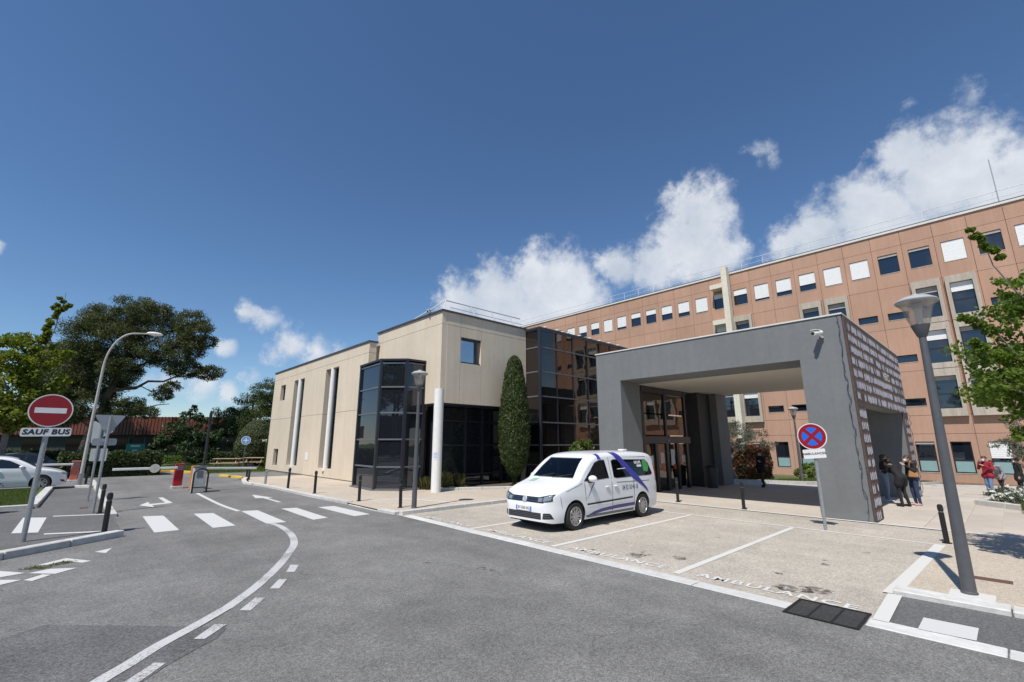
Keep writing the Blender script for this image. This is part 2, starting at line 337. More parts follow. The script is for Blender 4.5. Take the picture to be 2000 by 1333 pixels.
# ================================================================== ground
def sheet(name, pts, z, m):
    b = MB(); b.poly(pts, z); return tag(b.build(name, m, fixn=False), kind='structure')
def grid_sheet(name, x0, x1, y0, y1, m, fz, nx=2):
    b = MB(); xs = [x0+(x1-x0)*i/nx for i in range(nx+1)]
    for i in range(nx): b.add([(xs[i], y0, fz(xs[i])), (xs[i+1], y0, fz(xs[i+1])), (xs[i+1], y1, fz(xs[i+1])), (xs[i], y1, fz(xs[i]))], [(0, 1, 2, 3)])
    return tag(b.build(name, m, fixn=False), kind='structure')
sheet('terrain', [(1200*math.cos(t*math.pi/24), 1200*math.sin(t*math.pi/24)) for t in range(48)], -1.6, LAWN)
sheet('road', [(-140, -90), (6.43, -90), (6.43, 28.1), (9.6, 28.1), (9.6, 33), (5.4, 34.2), (4.9, 37.8), (-140, 37.8)], 0, ASPH)
sheet('far_lawn', [(-140, 37.8), (4.9, 37.8), (5.4, 34.2), (9.6, 33), (60, 33), (60, 130), (-140, 130)], -.01, LAWN)
sheet('parking_pavement', [(6.434, 1.24), (13.9, 1.24), (13.9, 11.4), (6.434, 11.4)], 0, AGG)
sheet('corner_pavement', [(8.02, -60), (13.9, -60), (13.9, 1.238), (8.02, 1.238)], .012, AGG2)
sheet('corner_asphalt', [(6.434, -60), (7.72, -60), (7.72, 1.238), (6.434, 1.238)], .002, ASPH_L)
sheet('sidewalk', [(6.5, 11.38), (14.0, 11.38), (14.0, 28.0), (6.9, 28.0), (6.1, 24.4), (6.35, 20.), (6.35, 14.), (6.35, 12.2)], .055, AGG2)
plaza = grid_sheet('plaza', 13.9, 22.3, -60, 16, SLAB, lambda x: -.004)
grid_sheet('plaza_slope', 22.3, 60, -60, 60, SLAB, gz)
grid_sheet('back_ground', 13.9, 60, 16, 60, LAWN, lambda x: -1.5)
sheet('island_walk', [(.97, 12.62), (-.63, 11.48), (-9, 5.5), (-9, 26.5), (-.5, 26.6), (.3, 27.4), (.9, 27.0)], .012, ASPH_L)
sheet('asphalt_patch', [(-.9, 6.45), (-.26, 6.94), (.04, 7.16), (1.15, 6.06), (1.4, 5.78), (1.28, 5.57), (.84, 5.2), (.3, 4.6), (-.5, 4.2), (-2, 5)], .004, ASPH_D)
# weeds are added later with the plants

# plaza slabs that can be told apart in front of the side of the portico
slab_me = MB().box(-.596, .596, -.296, .296, -.03, .004).mesh('paving_slab')
for i in range(14):
    for j in range(13):
        x = 14.62+i*1.2; y = 1.95-j*.6-(0 if i % 2 else 0)
        if x > 30.5: continue
        o = link('paving_slab', slab_me, [], plaza); o.location = (x, y, gz(x)+.001)
        if x > 22.3: o.rotation_euler = (0, math.atan(.044), 0)
slab_me.materials.append(mat('paving_stone', (.475, .42, .355), .85, .06, 9, .1, 50, var2=.07, scale2=.9, rnd=.10))

# ------------------------------------------------------------------ kerbs and gutter, stone by stone
def stones(name, pts, w, h, m=KERB, ln=1.0, z0=-.1, gap=.012):
    root = empty(name, (pts[0][0], pts[0][1], 0), kind='structure')
    for a, b in zip(pts, pts[1:]):
        A = Vector((a[0], a[1], 0)); B = Vector((b[0], b[1], 0)); d = B-A; n = max(1, round(d.length/ln)); u = d.normalized(); s = Vector((-u.y, u.x, 0))*w/2
        for k in range(n):
            p = A+d*(k/n)+u*gap/2; q = A+d*((k+1)/n)-u*gap/2; j = random.uniform(-.004, .004)
            mb = MB(root.location); mb.prism([p+s+Vector((0, 0, z0)), p-s+Vector((0, 0, z0)), p-s+Vector((0, 0, h+j)), p+s+Vector((0, 0, h+j))], q-p)
            mb.build('kerb_stone', m, root, bevel=min(.012, h*.3+.004))
    return root
GUT = mat('gutter_concrete', (.56, .555, .53), .85, .12, 7, .3, 40, var2=.1, rnd=.06)
stones('gutter', [(6.56, 11.0), (6.47, 8.2), (6.42, 5.5), (6.34, 2.06)], .24, .008, GUT)
stones('gutter', [(6.4, 1.35), (6.35, -12)], .26, .01, GUT)
stones('kerb', [(7.86, 1.32), (7.86, -12)], .28, .06)
stones('kerb', [(6.5, 11.28), (10.6, 11.3)], .17, .1); stones('kerb', [(6.42, 12.25), (6.48, 11.37)], .2, .075)
stones('kerb', [(6.45, 14.25), (6.3, 17.1), (6.3, 20), (6.22, 22.6), (5.95, 24.4), (6.3, 26.2), (6.75, 27.8)], .2, .085)
stones('kerb', [(6.42, 14.15), (6.42, 12.3)], .16, .02)
stones('kerb', [(.92, 12.65), (-.65, 11.52), (-5, 8.4)], .2, .12)
stones('kerb', [(.95, 15.95), (.9, 20.6), (.86, 25), (.84, 31)], .16, .085)
stones('kerb', [(-.66, 19.4), (-5, 19.55)], .2, .13); stones('kerb', [(-.68, 19.5), (-.55, 26.6)], .22, .13); stones('kerb', [(.2, 27.25), (.75, 26.6)], .2, .1)
stones('kerb', [(6.75, 28.05), (6.2, 30.7)], .22, .1, KERBY); stones('kerb', [(6.1, 33.8), (5.1, 36.3), (4.8, 37.7), (-3, 38.2)], .24, .12, KERBY)
stones('kerb', [(10.35, 15.35), (11.1, 14.95), (13.5, 13.55), (14.9, 13.0)], .14, .16)
stones('kerb', [(23.9, 10.1), (25.6, 8.66), (27.0, 6.8), (34.1, 3.76), (39.6, .97), (46, -2)], .22, -.02) if False else None
# ------------------------------------------------------------------ paint
marks = []
def mark(name, pts, m=PAINT, z=.005): return tag(MB().poly(pts, z).build(name, m, fixn=False), kind='structure')
CW = [[(1.51, 15.53), (1.92, 15.34), (1.9, 12.61), (1.47, 12.61)], [(2.55, 15.17), (2.96, 14.96), (2.93, 12.4), (2.49, 12.41)], [(3.6, 14.85), (3.98, 14.72), (3.93, 12.1), (3.52, 12.2)],
      [(4.57, 14.63), (4.95, 14.5), (4.91, 12.08), (4.52, 12.0)], [(5.45, 14.2), (5.9, 14.14), (5.96, 11.9), (5.5, 11.85)]]
for c in CW: mark('crosswalk_bar', c)
mark('crosswalk_bar', [(-.71, 17.2), (-.28, 16.84), (-.32, 14.2), (-.72, 14.43)], z=.018)
mark('walk_line', [(-.17, 17.08), (1.0, 16.52), (1.0, 16.36), (-.17, 16.9)], z=.02); mark('walk_line', [(-.22, 13.95), (.92, 13.38), (.92, 13.22), (-.22, 13.78)], z=.02)
ln = [(3.57, 21.14), (3.48, 17.), (3.55, 14.9)]
def ribbon(name, pts, w, m, z):
    P = [Vector((p[0], p[1], 0)) for p in pts]; Q = []
    for i in range(len(P)-1):                       # Catmull-Rom resample
        p0, p1, p2, p3 = P[max(i-1, 0)], P[i], P[i+1], P[min(i+2, len(P)-1)]
        for k in range(5): t = k/5; Q.append(.5*((2*p1)+(-p0+p2)*t+(2*p0-5*p1+4*p2-p3)*t*t+(-p0+3*p1-3*p2+p3)*t**3))
    Q.append(P[-1]); vs = []
    for i, p in enumerate(Q):
        d = (Q[min(i+1, len(Q)-1)]-Q[max(i-1, 0)]).normalized(); n = Vector((-d.y, d.x, 0))*w/2
        vs += [(p+n)[:2]+(z,), (p-n)[:2]+(z,)]
    b = MB(); b.add(vs, [(2*i, 2*i+2, 2*i+3, 2*i+1) for i in range(len(Q)-1)]); return tag(b.build(name, m, fixn=False), kind='structure')
ribbon('lane_line', ln, .12, PAINT, .005)
ribbon('lane_line', [(3.62, 12.2), (3.64, 11.5), (3.52, 10.49), (3.3, 9.61), (3.04, 8.98), (2.56, 8.02), (2.0, 7.08), (1.52, 6.42)], .13, PAINTW, .005)
ribbon('lane_line', [(1.52, 6.42), (1.19, 6.07), (.84, 5.73), (.6, 5.44), (.41, 5.23), (-.1, 4.6)], .13, PAINTW, .009)
D = [(2.7, 7.93), (2.79, 7.83), (2.61, 7.47), (2.52, 7.55), (2.33, 7.24), (2.41, 7.16), (2.2, 6.79), (2.11, 6.87), (1.87, 6.6), (1.96, 6.52), (1.71, 6.16), (1.62, 6.25), (1.33, 5.96), (1.42, 5.87), (1.18, 5.6), (1.1, 5.67), (.76, 5.32), (.84, 5.25), (.62, 4.97), (.53, 5.05)]
for i in range(5): mark('lane_dash', D[4*i:4*i+4], PAINTW, .009 if i > 2 else .005)
mark('lane_arrow', [(1.65, 18.27), (1.94, 19.12), (1.92, 18.45), (2.32, 18.57), (2.32, 20.35), (2.45, 20.33), (2.48, 18.29), (1.94, 18.04), (1.94, 17.42)])
mark('lane_arrow', [(4.94, 19.16), (5.22, 17.66), (5.04, 17.65), (5.06, 16.2), (4.95, 16.22), (4.93, 17.81), (4.73, 17.91)])
for c in ([(-.17, 10.57), (.15, 10.87), (.45, 10.36), (.34, 10.30), (.12, 10.64), (-.06, 10.5)], [(.28, 9.95), (.05, 9.72), (-.24, 10.02), (-.02, 10.14)], [(-1.2, 11.0), (-.55, 10.48), (-.27, 10.08), (-.51, 10.0), (-1.2, 10.5)],
          [(-1.0, 10.1), (-.5, 9.82), (-.28, 9.62), (-.47, 9.48), (-1.0, 9.75)], [(.01, 9.70), (-.17, 9.44), (-.26, 9.58), (-.08, 9.80)], [(.5, 11.15), (.74, 11.33), (.64, 10.9)]): mark('chevron_mark', c)
for y in (8.42, 6.02, 3.62): mark('bay_line', [(6.62, y-.05), (12.0, y-.03), (12.0, y+.07), (6.62, y+.06)], PAINTA)
mark('bay_line', [(7.72, 1.25), (11.95, 1.13), (11.95, 1.28), (7.72, 1.42)], PAINTA, .014); mark('bay_line', [(6.5, 1.18), (7.7, 1.22), (7.7, 1.36), (6.5, 1.32)], PAINTA, .014)
mark('bay_line', [(11.93, 1.2), (12.02, 1.2), (12.22, 11.25), (12.12, 11.25)], PAINTA); mark('plaza_line', [(13.83, -20), (13.98, -20), (14.04, 11.3), (13.9, 11.3)], PAINTA, .016)
mark('painted_block', [(6.95, .95), (6.97, .53), (6.53, .53), (6.5, .95)], PAINT, .014); mark('painted_block', [(8.54, .84), (8.53, .43), (8.2, .43), (8.16, .84)], PAINTA, .016)
mark('walk_line', [(7.0, 14.2), (8.0, 14.1), (8.0, 13.95), (7.0, 14.05)], PAINTA, .059); mark('walk_line', [(8.2, 14.1), (8.8, 12.0), (8.65, 11.95), (8.05, 14.05)], PAINTA, .059)
for y0 in (9.6, 7.2, 4.8, 2.44):
    o = text('bay_lettering', 'AMBULANCE', .26, PAINTT, None, (6.80, y0, .006), (0, 0, R(-90)), bold=.006, sx=1.12, spacing=1.15); tag(o, kind='structure')
def stain_mat():
    m = bpy.data.materials.new('oil_stain'); m.use_nodes = True; nt = m.node_tree; N = nt.nodes; L = nt.links; p = N['Principled BSDF']; p.inputs['Base Color'].default_value = (.10, .085, .07, 1); p.inputs['Roughness'].default_value = .7
    g = N.new('ShaderNodeNewGeometry'); n = N.new('ShaderNodeTexNoise'); n.inputs['Scale'].default_value = 9; n.inputs['Detail'].default_value = 7; n.inputs['Roughness'].default_value = .7; L.new(g.outputs['Position'], n.inputs['Vector'])
    r = N.new('ShaderNodeMapRange'); L.new(n.outputs['Fac'], r.inputs['Value']); r.inputs['From Min'].default_value = .44; r.inputs['From Max'].default_value = .62; r.inputs['To Max'].default_value = .8
    t = N.new('ShaderNodeBsdfTransparent'); x = N.new('ShaderNodeMixShader'); L.new(r.outputs[0], x.inputs[0]); L.new(t.outputs[0], x.inputs[1]); L.new(p.outputs[0], x.inputs[2]); L.new(x.outputs[0], N['Material Output'].inputs[0]); return m
OIL = stain_mat()
for (x, y, r) in ((6.72, 5.1, .07), (6.95, 5.35, .05), (7.15, 4.64, .11), (7.30, 4.52, .09), (7.45, 4.62, .05), (7.49, 3.99, .07), (7.55, 4.1, .05), (7.09, 2.24, .13), (7.2, 2.05, .12), (7.02, 2.42, .07), (7.32, 1.95, .06), (7.7, 2.6, .06), (8.8, 2.3, .05), (9.1, 2.35, .04), (4.3, 6.6, .05), (4.75, 5.75, .05), (4.8, 5.55, .04), (10.2, 2.0, .05), (9.6, 4.3, .05)):
    r *= 1.9; n = 11; pts = [(x+r*random.uniform(.3, 1.2)*math.cos(2*math.pi*k/n), y+r*random.uniform(.3, 1.0)*math.sin(2*math.pi*k/n)) for k in range(n)]
    mark('oil_stain', pts, OIL, .0045)
# drain grate
gr = empty('drain_grate', (6.37, 1.7, 0), label='black cast iron drain grate at the end of the white gutter', cat='grate')
MB(gr.location).box(6.06, 6.68, 1.37, 2.04, -.06, -.04).build('drain_pit', DARK, gr)
b = MB(gr.location); [b.box(*q) for q in ((6.05, 6.69, 1.355, 1.385, -.05, .012), (6.05, 6.69, 2.025, 2.055, -.05, .012), (6.05, 6.08, 1.386, 2.024, -.05, .012), (6.66, 6.69, 1.386, 2.024, -.05, .012), (6.081, 6.659, 1.59, 1.61, -.05, .011), (6.081, 6.659, 1.81, 1.83, -.05, .011))]; b.build('grate_frame', BLACK, gr)
b = MB(gr.location)
for i in range(13): x = 6.1+i*.0435; [b.box(x, x+.02, y0, y1, -.012, .008) for y0, y1 in ((1.386, 1.589), (1.611, 1.809), (1.831, 2.024))]
b.build('grate_bars', mat('cast_iron', (.055, .055, .055), .5, .3, 30), gr)['kind'] = 'stuff'
for i, (x, y, l) in enumerate(((9.45, .48, 'rusty drain cover in the paving beside the near lamp post'), (.42, 18.6, 'rusty drain cover in the asphalt walk by the sign posts'))):
    o = MB((x, y, 0)).box(x-.09, x+.09, y-.19, y+.19, 0, .018).build('drain_cover', mat('rust', (.12, .06, .045), .8, .25, 30), bevel=.003); o.location = (x, y, .003); tag(o, l, 'drain cover')

# ================================================================== beige building
def rects(b, x0, x1, y0, y1, z0, z1, holes, ax='x'):
    """slab between two coordinates with rectangular holes (along y/z or x/z)"""
    us = sorted({y0, y1, *[min(max(h[0], y0), y1) for h in holes], *[min(max(h[1], y0), y1) for h in holes]}); vs = sorted({z0, z1, *[min(max(h[2], z0), z1) for h in holes], *[min(max(h[3], z0), z1) for h in holes]})
    for u0, u1 in zip(us, us[1:]):
        run = None
        for v0, v1 in zip(vs, vs[1:]):
            cu, cv = (u0+u1)/2, (v0+v1)/2
            solid = not any(h[0] < cu < h[1] and h[2] < cv < h[3] for h in holes)
            if solid: run = (run[0], v1) if run else (v0, v1)
            if (not solid) and run: (b.box(x0, x1, u0, u1, *run) if ax == 'x' else b.box(u0, u1, x0, x1, *run)); run = None
        if run: (b.box(x0, x1, u0, u1, *run) if ax == 'x' else b.box(u0, u1, x0, x1, *run))
    return b
bb = empty('beige_building', (10, 25, 0), label='two storey beige rendered building with slit windows and dark glass bay', cat='building')
O = bb.location
MB(O).box(10.02, 22, 20.6, 35.0, -.2, 6.5).build('core', BEIGE_D, bb); MB(O).box(10.46, 22, 15.9, 20.6, 3.5, 7.0).build('core', BEIGE_D, bb)
S1, S2 = (29.0, 30.85, .5, 5.74), (23.88, 25.66, .52, 5.85); W1, W2 = (32.52, 33.5, 4.62, 5.66), (32.68, 33.6, .4, 1.46); H = [S1, S2, W1, W2]
for (z0, z1) in ((.1, 3.385), (3.40, 6.10), (6.115, 6.62)): rects(MB(O), 9.65, 10.015, 20.46, 35.06, z0, z1, H).build('wall_panel', BEIGE, bb)
MB(O).box(9.68, 10.01, 20.48, 35.04, -.1, .1).build('plinth', mat('plinth', (.25, .23, .2), .9, .2, 6), bb)
MB(O).box(9.60, 10.1, 20.42, 35.1, 6.621, 6.70).build('coping', COPING, bb)
for h in (S1, S2):
    b = MB(O).box(9.95, 9.99, h[0], h[1], h[2], h[3]); win = b.build('slit_window', GLASSW, bb)
    b = MB(O); [b.box(9.9, 9.949, h[0], h[1], z-.03, z+.03) for z in (h[2]+.03, 1.75, 3.0, 4.35, h[3]-.03)]; [b.box(9.9, 9.948, y-.03, y+.03, h[2], h[3]) for y in (h[0]+.04, (h[0]+h[1])/2)]; b.build('window_frame', FRAME, win)
    MB(O).tube([(9.74, h[0]+.95, h[2]-.10), (9.74, h[0]+.95, h[3]+.02)], .135, 18).build('white_column', WHITE, bb, smooth=True)
    MB(O).tube([(9.62, h[0]+.95, h[2]-.14), (9.62, h[0]+.95, h[2]-.24)], .03, 8).build('drain_spout', FRAMEG, bb)
for h in (W1, W2):
    win = MB(O).box(9.88, 9.92, h[0], h[1], h[2], h[3]).build('window', GLASSW, bb); b = MB(O); rects(b, 9.84, 9.879, h[0], h[1], h[2], h[3], [(h[0]+.07, h[1]-.07, h[2]+.07, h[3]-.07)]); b.build('window_frame', FRAME, win)
# taller block
for (z0, z1) in ((3.4, 6.615), (6.63, 7.15)):
    MB(O).box(10.2, 10.45, 15.12, 20.7, z0, z1).build('wall_panel', BEIGE, bb)
    for x0, x1 in ((10.452, 11.135), (11.15, 12.265), (12.28, 15.0)):
        hs = [(11.15, 12.265, 5.1, 6.2)] if (x0 == 11.15 and z0 < 4) else []
        if hs: rects(MB(O), 15.11, 15.45, x0, x1, z0, z1, [(11.16, 12.255, 5.1, 6.2)], 'y').build('wall_panel', BEIGE, bb)
        else: MB(O).box(x0, x1, 15.11, 15.45, z0, z1).build('wall_panel', BEIGE, bb)
MB(O).box(10.21, 10.45, 15.122, 15.3, 6.61, 6.64).build('joint_filler', BEIGE_D, bb)
for x in (11.142, 12.272): MB(O).box(x-.006, x+.006, 15.13, 15.3, 3.41, 7.14).build('joint_filler', mat('joint_white', (.6, .58, .54), .8, 0), bb)
MB(O).box(10.14, 15.06, 15.05, 15.5, 7.151, 7.22).build('coping', COPING, bb); MB(O).box(10.14, 10.5, 15.501, 20.76, 7.151, 7.22).build('coping', COPING, bb)
w = MB(O).box(11.16, 12.0, 15.24, 15.27, 5.12, 6.19).build('window', glass_mat('mirror_pane', (.02, .03, .04), 6., (.95, .98, 1)), bb)
b = MB(O); b.box(11.16, 12.255, 15.18, 15.239, 6.1, 6.199); b.box(11.16, 12.255, 15.16, 15.239, 5.101, 5.16); b.box(11.98, 12.06, 15.19, 15.239, 5.16, 6.1); b.build('window_frame', FRAME, w)
MB(O).box(10.2, 15.0, 15.13, 15.95, 3.33, 3.398).build('soffit', FRAME, bb); MB(O).box(10.21, 10.72, 15.951, 16.3, 3.33, 3.398).build('soffit', FRAME, bb)
# recessed glazing under the overhang
xs = [10.62, 12.1, 13.05, 14.15, 14.98]; zs = [.06, .55, 1.75, 2.75, 3.32]
for i in range(4):
    for j in range(4): MB(O).box(xs[i]+.04, xs[i+1]-.04, 15.93, 15.95, zs[j]+.03, zs[j+1]-.03).build('pane', GLASS, bb)
b = MB(O); [b.box(x-.05, x+.05, 15.88, 15.98, .05, 3.33) for x in xs]; [b.box(xs[0], xs[-1], 15.9, 15.97, z-.035, z+.035) for z in zs[:-1]]; b.build('glazing_frame', FRAME, bb)
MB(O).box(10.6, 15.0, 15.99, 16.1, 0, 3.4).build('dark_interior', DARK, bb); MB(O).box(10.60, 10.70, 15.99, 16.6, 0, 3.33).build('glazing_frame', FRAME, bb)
# glass bay
BP = [(8.75, 19.15), (8.62, 17.05), (9.36, 16.3), (10.2, 16.25)]; BZ = [.12, .95, 2.15, 3.35, 4.35, 5.05]
bz0 = [.1, .93, 1.98, 3.02, 4.05, 5.03]
for (a, c) in zip(BP, BP[1:]):
    A, C = Vector((*a, 0)), Vector((*c, 0)); d = (C-A); u = d.normalized(); n = Vector((u.y, -u.x, 0))
    if n.dot(Vector((-A.x, -A.y, 0))) < 0: n = -n
    for z0, z1 in zip(bz0, bz0[1:]):
        p = A+u*.05-n*.02; q = C-u*.05-n*.02
        MB(O).prism([p+Vector((0, 0, z0+.02)), q+Vector((0, 0, z0+.02)), q+Vector((0, 0, z1-.02)), p+Vector((0, 0, z1-.02))], -n*.012).build('bay_pane', GLASS, bb)
    for z in bz0: MB(O).bar(A+u*.02+Vector((0, 0, z)), C-u*.02+Vector((0, 0, z)), .05, .06).build('bay_rail', FRAMEG, bb)
for p in BP: MB(O).box(p[0]-.055, p[0]+.055, p[1]-.055, p[1]+.055, .05, 5.12).build('bay_mullion', FRAME, bb)
BR = BP+[(10.19, 20.4), (9.64, 20.4), (9.64, 19.16)]
MB(O).prism([(p[0], p[1], 5.121) for p in [(8.68, 19.2), (8.55, 17.02), (9.33, 16.22), (10.19, 16.18), (10.19, 20.4), (9.64, 20.4), (9.64, 19.2)]], (0, 0, .08)).build('bay_roof', FRAME, bb)
MB(O).prism([(p[0], p[1], .0) for p in [(8.62, 19.24), (8.48, 17.0), (9.3, 16.12), (10.19, 16.1), (10.19, 19.2)]], (0, 0, .1)).build('bay_base', mat('bay_base', (.13, .13, .135), .8), bb)
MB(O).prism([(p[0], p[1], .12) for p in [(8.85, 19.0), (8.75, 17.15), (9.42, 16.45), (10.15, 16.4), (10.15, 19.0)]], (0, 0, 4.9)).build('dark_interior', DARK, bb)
MB(O).box(8.8, 9.64, 19.1, 19.16, .1, 5.1).build('bay_side', FRAME, bb)
# glass tower
xs = [15.0, 16.2, 17.4, 18.57, 19.65, 20.6, 21.5, 22.3]; zs = [.08, .9, 1.75, 2.75, 3.92, 5.05, 6.2, 7.05]
for i in range(7):
    for j in range(7): MB(O).box(xs[i]+.035, xs[i+1]-.035, 14.25, 14.262, zs[j]+.03, zs[j+1]-.03).build('tower_pane', GLASSB, bb)
for j in range(7): MB(O).box(15.02, 15.032, 14.3, 15.08, zs[j]+.03, zs[j+1]-.03).build('tower_pane', GLASSB, bb)
b = MB(O); [b.box(x-.035, x+.035, 14.22, 14.3, .05, 7.05) for x in xs[1:]]; b.build('tower_mullion', FRAME, bb)
b = MB(O); [b.box(15.04, 22.3, 14.21, 14.29, z-.03, z+.03) for z in zs]; [b.box(14.985, 15.05, 14.3, 15.1, z-.03, z+.03) for z in zs]; b.build('tower_rail', FRAMEG, bb)
MB(O).tube([(15.0, 14.23, .05), (15.0, 14.23, 7.1)], .085, 12).build('corner_post', FRAME, bb, smooth=True)
MB(O).box(14.93, 22.35, 14.16, 15.1, 7.08, 7.15).build('coping', COPING, bb)
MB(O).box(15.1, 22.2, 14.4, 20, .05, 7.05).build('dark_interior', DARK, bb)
b = MB(O); [b.box(x, x+.06, 14.05, 14.5, 7.151, 7.2) for x in [15.3+.85*k for k in range(8)]]; b.build('coping_clip', WHITE, bb)
# roof rail, leaning inwards
b = MB(O); top = lambda x: (x+.0, 15.72, 7.86)
b.tube([(10.2, 17.6, 7.2), (10.75, 15.72, 7.86), (15.2, 15.72, 7.86)], .028, 8); b.tube([(10.5, 15.5, 7.24), (10.75, 15.72, 7.86)], .022, 8); b.tube([(10.9, 15.6, 7.55), (15.2, 15.6, 7.55)], .018, 8)
for x in (12.1, 13.3, 14.5): b.tube([(x+.15, 15.45, 7.22), (x, 15.72, 7.86)], .025, 8)
b.build('roof_rail', mat('rail_white', (.6, .6, .6), .4, .05), bb, smooth=True)
def camera_thing(name, loc, rz, label):
    r = empty(name, loc, rz, label, 'camera'); MB().tube([(0, 0, -.03), (.28, 0, .02)], .055, 12).build('camera_body', WHITE, r, smooth=True)
    MB().box(-.02, .2, -.06, .06, .06, .075).build('sun_shield', WHITE, r); MB().tube([(.18, 0, .0), (.3, 0, -.12)], .025, 8).build('bracket', WHITE, r); MB().tube([(-.035, 0, -.035), (-.02, 0, -.033)], .04, 10).build('lens', BLACK, r)
    return r
camera_thing('security_camera', (9.32, 35.2, 2.0), R(10), 'small white security camera on the far corner of the beige wall')
camera_thing('security_camera', (13.72, 3.1, 4.68), R(-25), 'white security camera on the upper right of the grey portico')
camera_thing('security_camera', (10.05, 16.0, 7.3), R(30), 'white security camera on the roof corner of the beige building')
o = MB((9.63, 27.44, 1.1)).box(9.63, 9.648, 27.25, 27.65, .9, 1.32).build('wall_notice', WHITE); o.location = (9.63, 27.44, 1.1); tag(o, 'white paper notice on the beige wall between the slit windows', 'notice')
col = empty('round_column', (10.03, 14.92, 0), label='white round concrete column under the beige overhang corner', cat='column')
MB().tube([(0, 0, .03), (0, 0, 3.88)], .185, 24).build('shaft', WHITE, col, smooth=True); MB().tube([(0, 0, 3.881), (0, 0, 3.9)], .175, 24).build('cap', WHITE, col)
o = MB().add([(.189*math.cos(t), .189*math.sin(t), z) for z in (1.25, 1.52) for t in [R(190+6*k) for k in range(11)]], [(k, k+1, k+12, k+11) for k in range(10)]).build('paper_notice', mat('paper', (.7, .72, .78), .7, .04), col)
b = MB()
for k in range(4): z = 1.3+k*.055; b.add([(.191*math.cos(t), .191*math.sin(t), zz) for zz in (z, z+.015) for t in [R(196+6*q) for q in range(8)]], [(q, q+1, q+9, q+8) for q in range(7)])
b.build('print_line', mat('blue_print', (.16, .2, .5), .7, 0), o)

# ================================================================== portico
pt = empty('entrance_portico', (14.05, 6.4, 0), label='dark grey box shaped portico over the hospital entrance', cat='portico'); O = pt.location
MB(O).box(14.05, 15.3, 9.32, 10.35, 0, 4.05).build('leg', GREY, pt); MB(O).box(14.05, 15.0, 2.52, 3.58, 0, 4.05).build('leg', GREY, pt)
MB(O).box(21.2, 22.3, 2.52, 3.58, -.05, 4.05).build('leg', GREY, pt); MB(O).box(21.2, 22.3, 8.98, 10.35, -.05, 4.05).build('leg', GREY, pt)
MB(O).box(14.05, 15.5, 2.52, 10.35, 4.051, 5.12).build('front_beam', GREY, pt); MB(O).box(15.501, 22.3, 2.52, 3.3, 4.051, 5.12).build('side_beam', GREY, pt)
MB(O).box(15.003, 21.197, 2.522, 2.9, 2.87, 4.049).build('side_panel', GREY, pt); MB(O).box(15.502, 22.3, 3.302, 10.35, 4.12, 5.05).build('roof_slab', GREY, pt)
MB(O).box(15.502, 22.25, 3.302, 9.6, 4.06, 4.118).build('ceiling', SOFF, pt)
MB(O).box(14.02, 14.1, 2.49, 10.38, 5.121, 5.16).build('coping', COPW, pt); MB(O).box(14.101, 22.3, 2.49, 2.57, 5.121, 5.16).build('coping', COPW, pt)
MB(O).box(14.03, 14.06, 3.6, 9.3, 0, .012).build('threshold', COPW, pt)
# entrance doors, set in the left side
ed = empty('entrance_doors', (17.3, 9.6, 0), label='dark framed glass entrance doors with notices under the portico', cat='door'); O = ed.location
xs = [15.85, 17.55, 19.25]
for i in range(2):
    for z0, z1 in ((2.15, 2.95), (3.0, 3.78)): MB(O).box(xs[i]+.06, xs[i+1]-.06, 9.6, 9.612, z0, z1).build('transom_pane', GLASSB, ed)
dx = [15.85, 16.7, 17.55, 18.4, 19.25]
for i in range(4):
    d = MB(O).box(dx[i]+.09, dx[i+1]-.09, 9.6, 9.612, .1, 1.8).build('door_leaf', GLASSB, ed)
    MB(O).box(dx[i]+.3, dx[i]+.3+.28, 9.585, 9.598, .95+.1*(i % 2), 1.35+.12*(i % 3)).build('notice', [mat('paper_w', (.62, .62, .62), .7, .04), mat('paper_p', (.6, .48, .48), .7, .04)][i % 2], d)
MB(O).box(18.0, 18.2, 9.584, 9.597, .8, 1.0).build('red_notice', mat('paper_r', (.45, .03, .03), .7, 0), ed)
b = MB(O); [b.box(x-.09, x+.09, 9.55, 9.68, 0, 1.82) for x in dx]; [b.box(x-.06, x+.06, 9.55, 9.68, 2.1, 4.05) for x in xs]; b.box(15.5, 19.45, 9.5, 9.7, 1.821, 2.1); b.box(15.3, 19.4, 9.56, 9.69, 3.8, 4.05); b.box(15.3, 15.78, 9.56, 9.66, 0, 1.82); b.box(15.3, 15.8, 9.56, 9.66, 2.1, 3.8); b.build('door_frame', FRAME, ed)
MB(O).box(17.45, 17.65, 9.48, 9.499, 1.9, 1.98).build('door_sensor', FRAMEG, ed)
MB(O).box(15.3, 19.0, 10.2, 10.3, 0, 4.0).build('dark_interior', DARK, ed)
tag(MB((20.6, 9.7, 0)).box(20.0, 21.19, 9.3, 10.1, 0, 4.04).build('service_wall', mat('dark_panel', (.03, .03, .032), .6, .2, 6)), 'dark service wall beside the entrance doors under the portico', 'wall').location = (20.6, 9.7, 0)
# printed banner on the side, with its rows of people in white coats
bn = empty('photo_banner', (14.1, 2.5, 0), label='dark printed banner of people in white coats reading MERCI on the portico side', cat='banner'); O = bn.location
BAN = mat('banner_print', (.085, .055, .045), .75, .35, 30, var2=.25, scale2=2.5)
MB(O).box(14.08, 22.35, 2.47, 2.515, 2.87, 5.1).build('banner_sheet', BAN, bn); MB(O).box(14.08, 15.0, 2.472, 2.515, .02, 2.869).build('banner_strip', BAN, bn); MB(O).box(21.3, 22.3, 2.472, 2.515, .0, 2.869).build('banner_strip', BAN, bn)
pm = [mat('print_white', (.60, .58, .62), .75, .3, 18), mat('print_skin', (.30, .18, .12), .75, .25, 30), mat('print_hair', (.085, .05, .03), .75, .3, 30), mat('print_blue', (.10, .12, .2), .75, .2, 20), mat('print_lilac', (.42, .40, .45), .75, .3, 18)]
b = MB(O); yb = 2.468
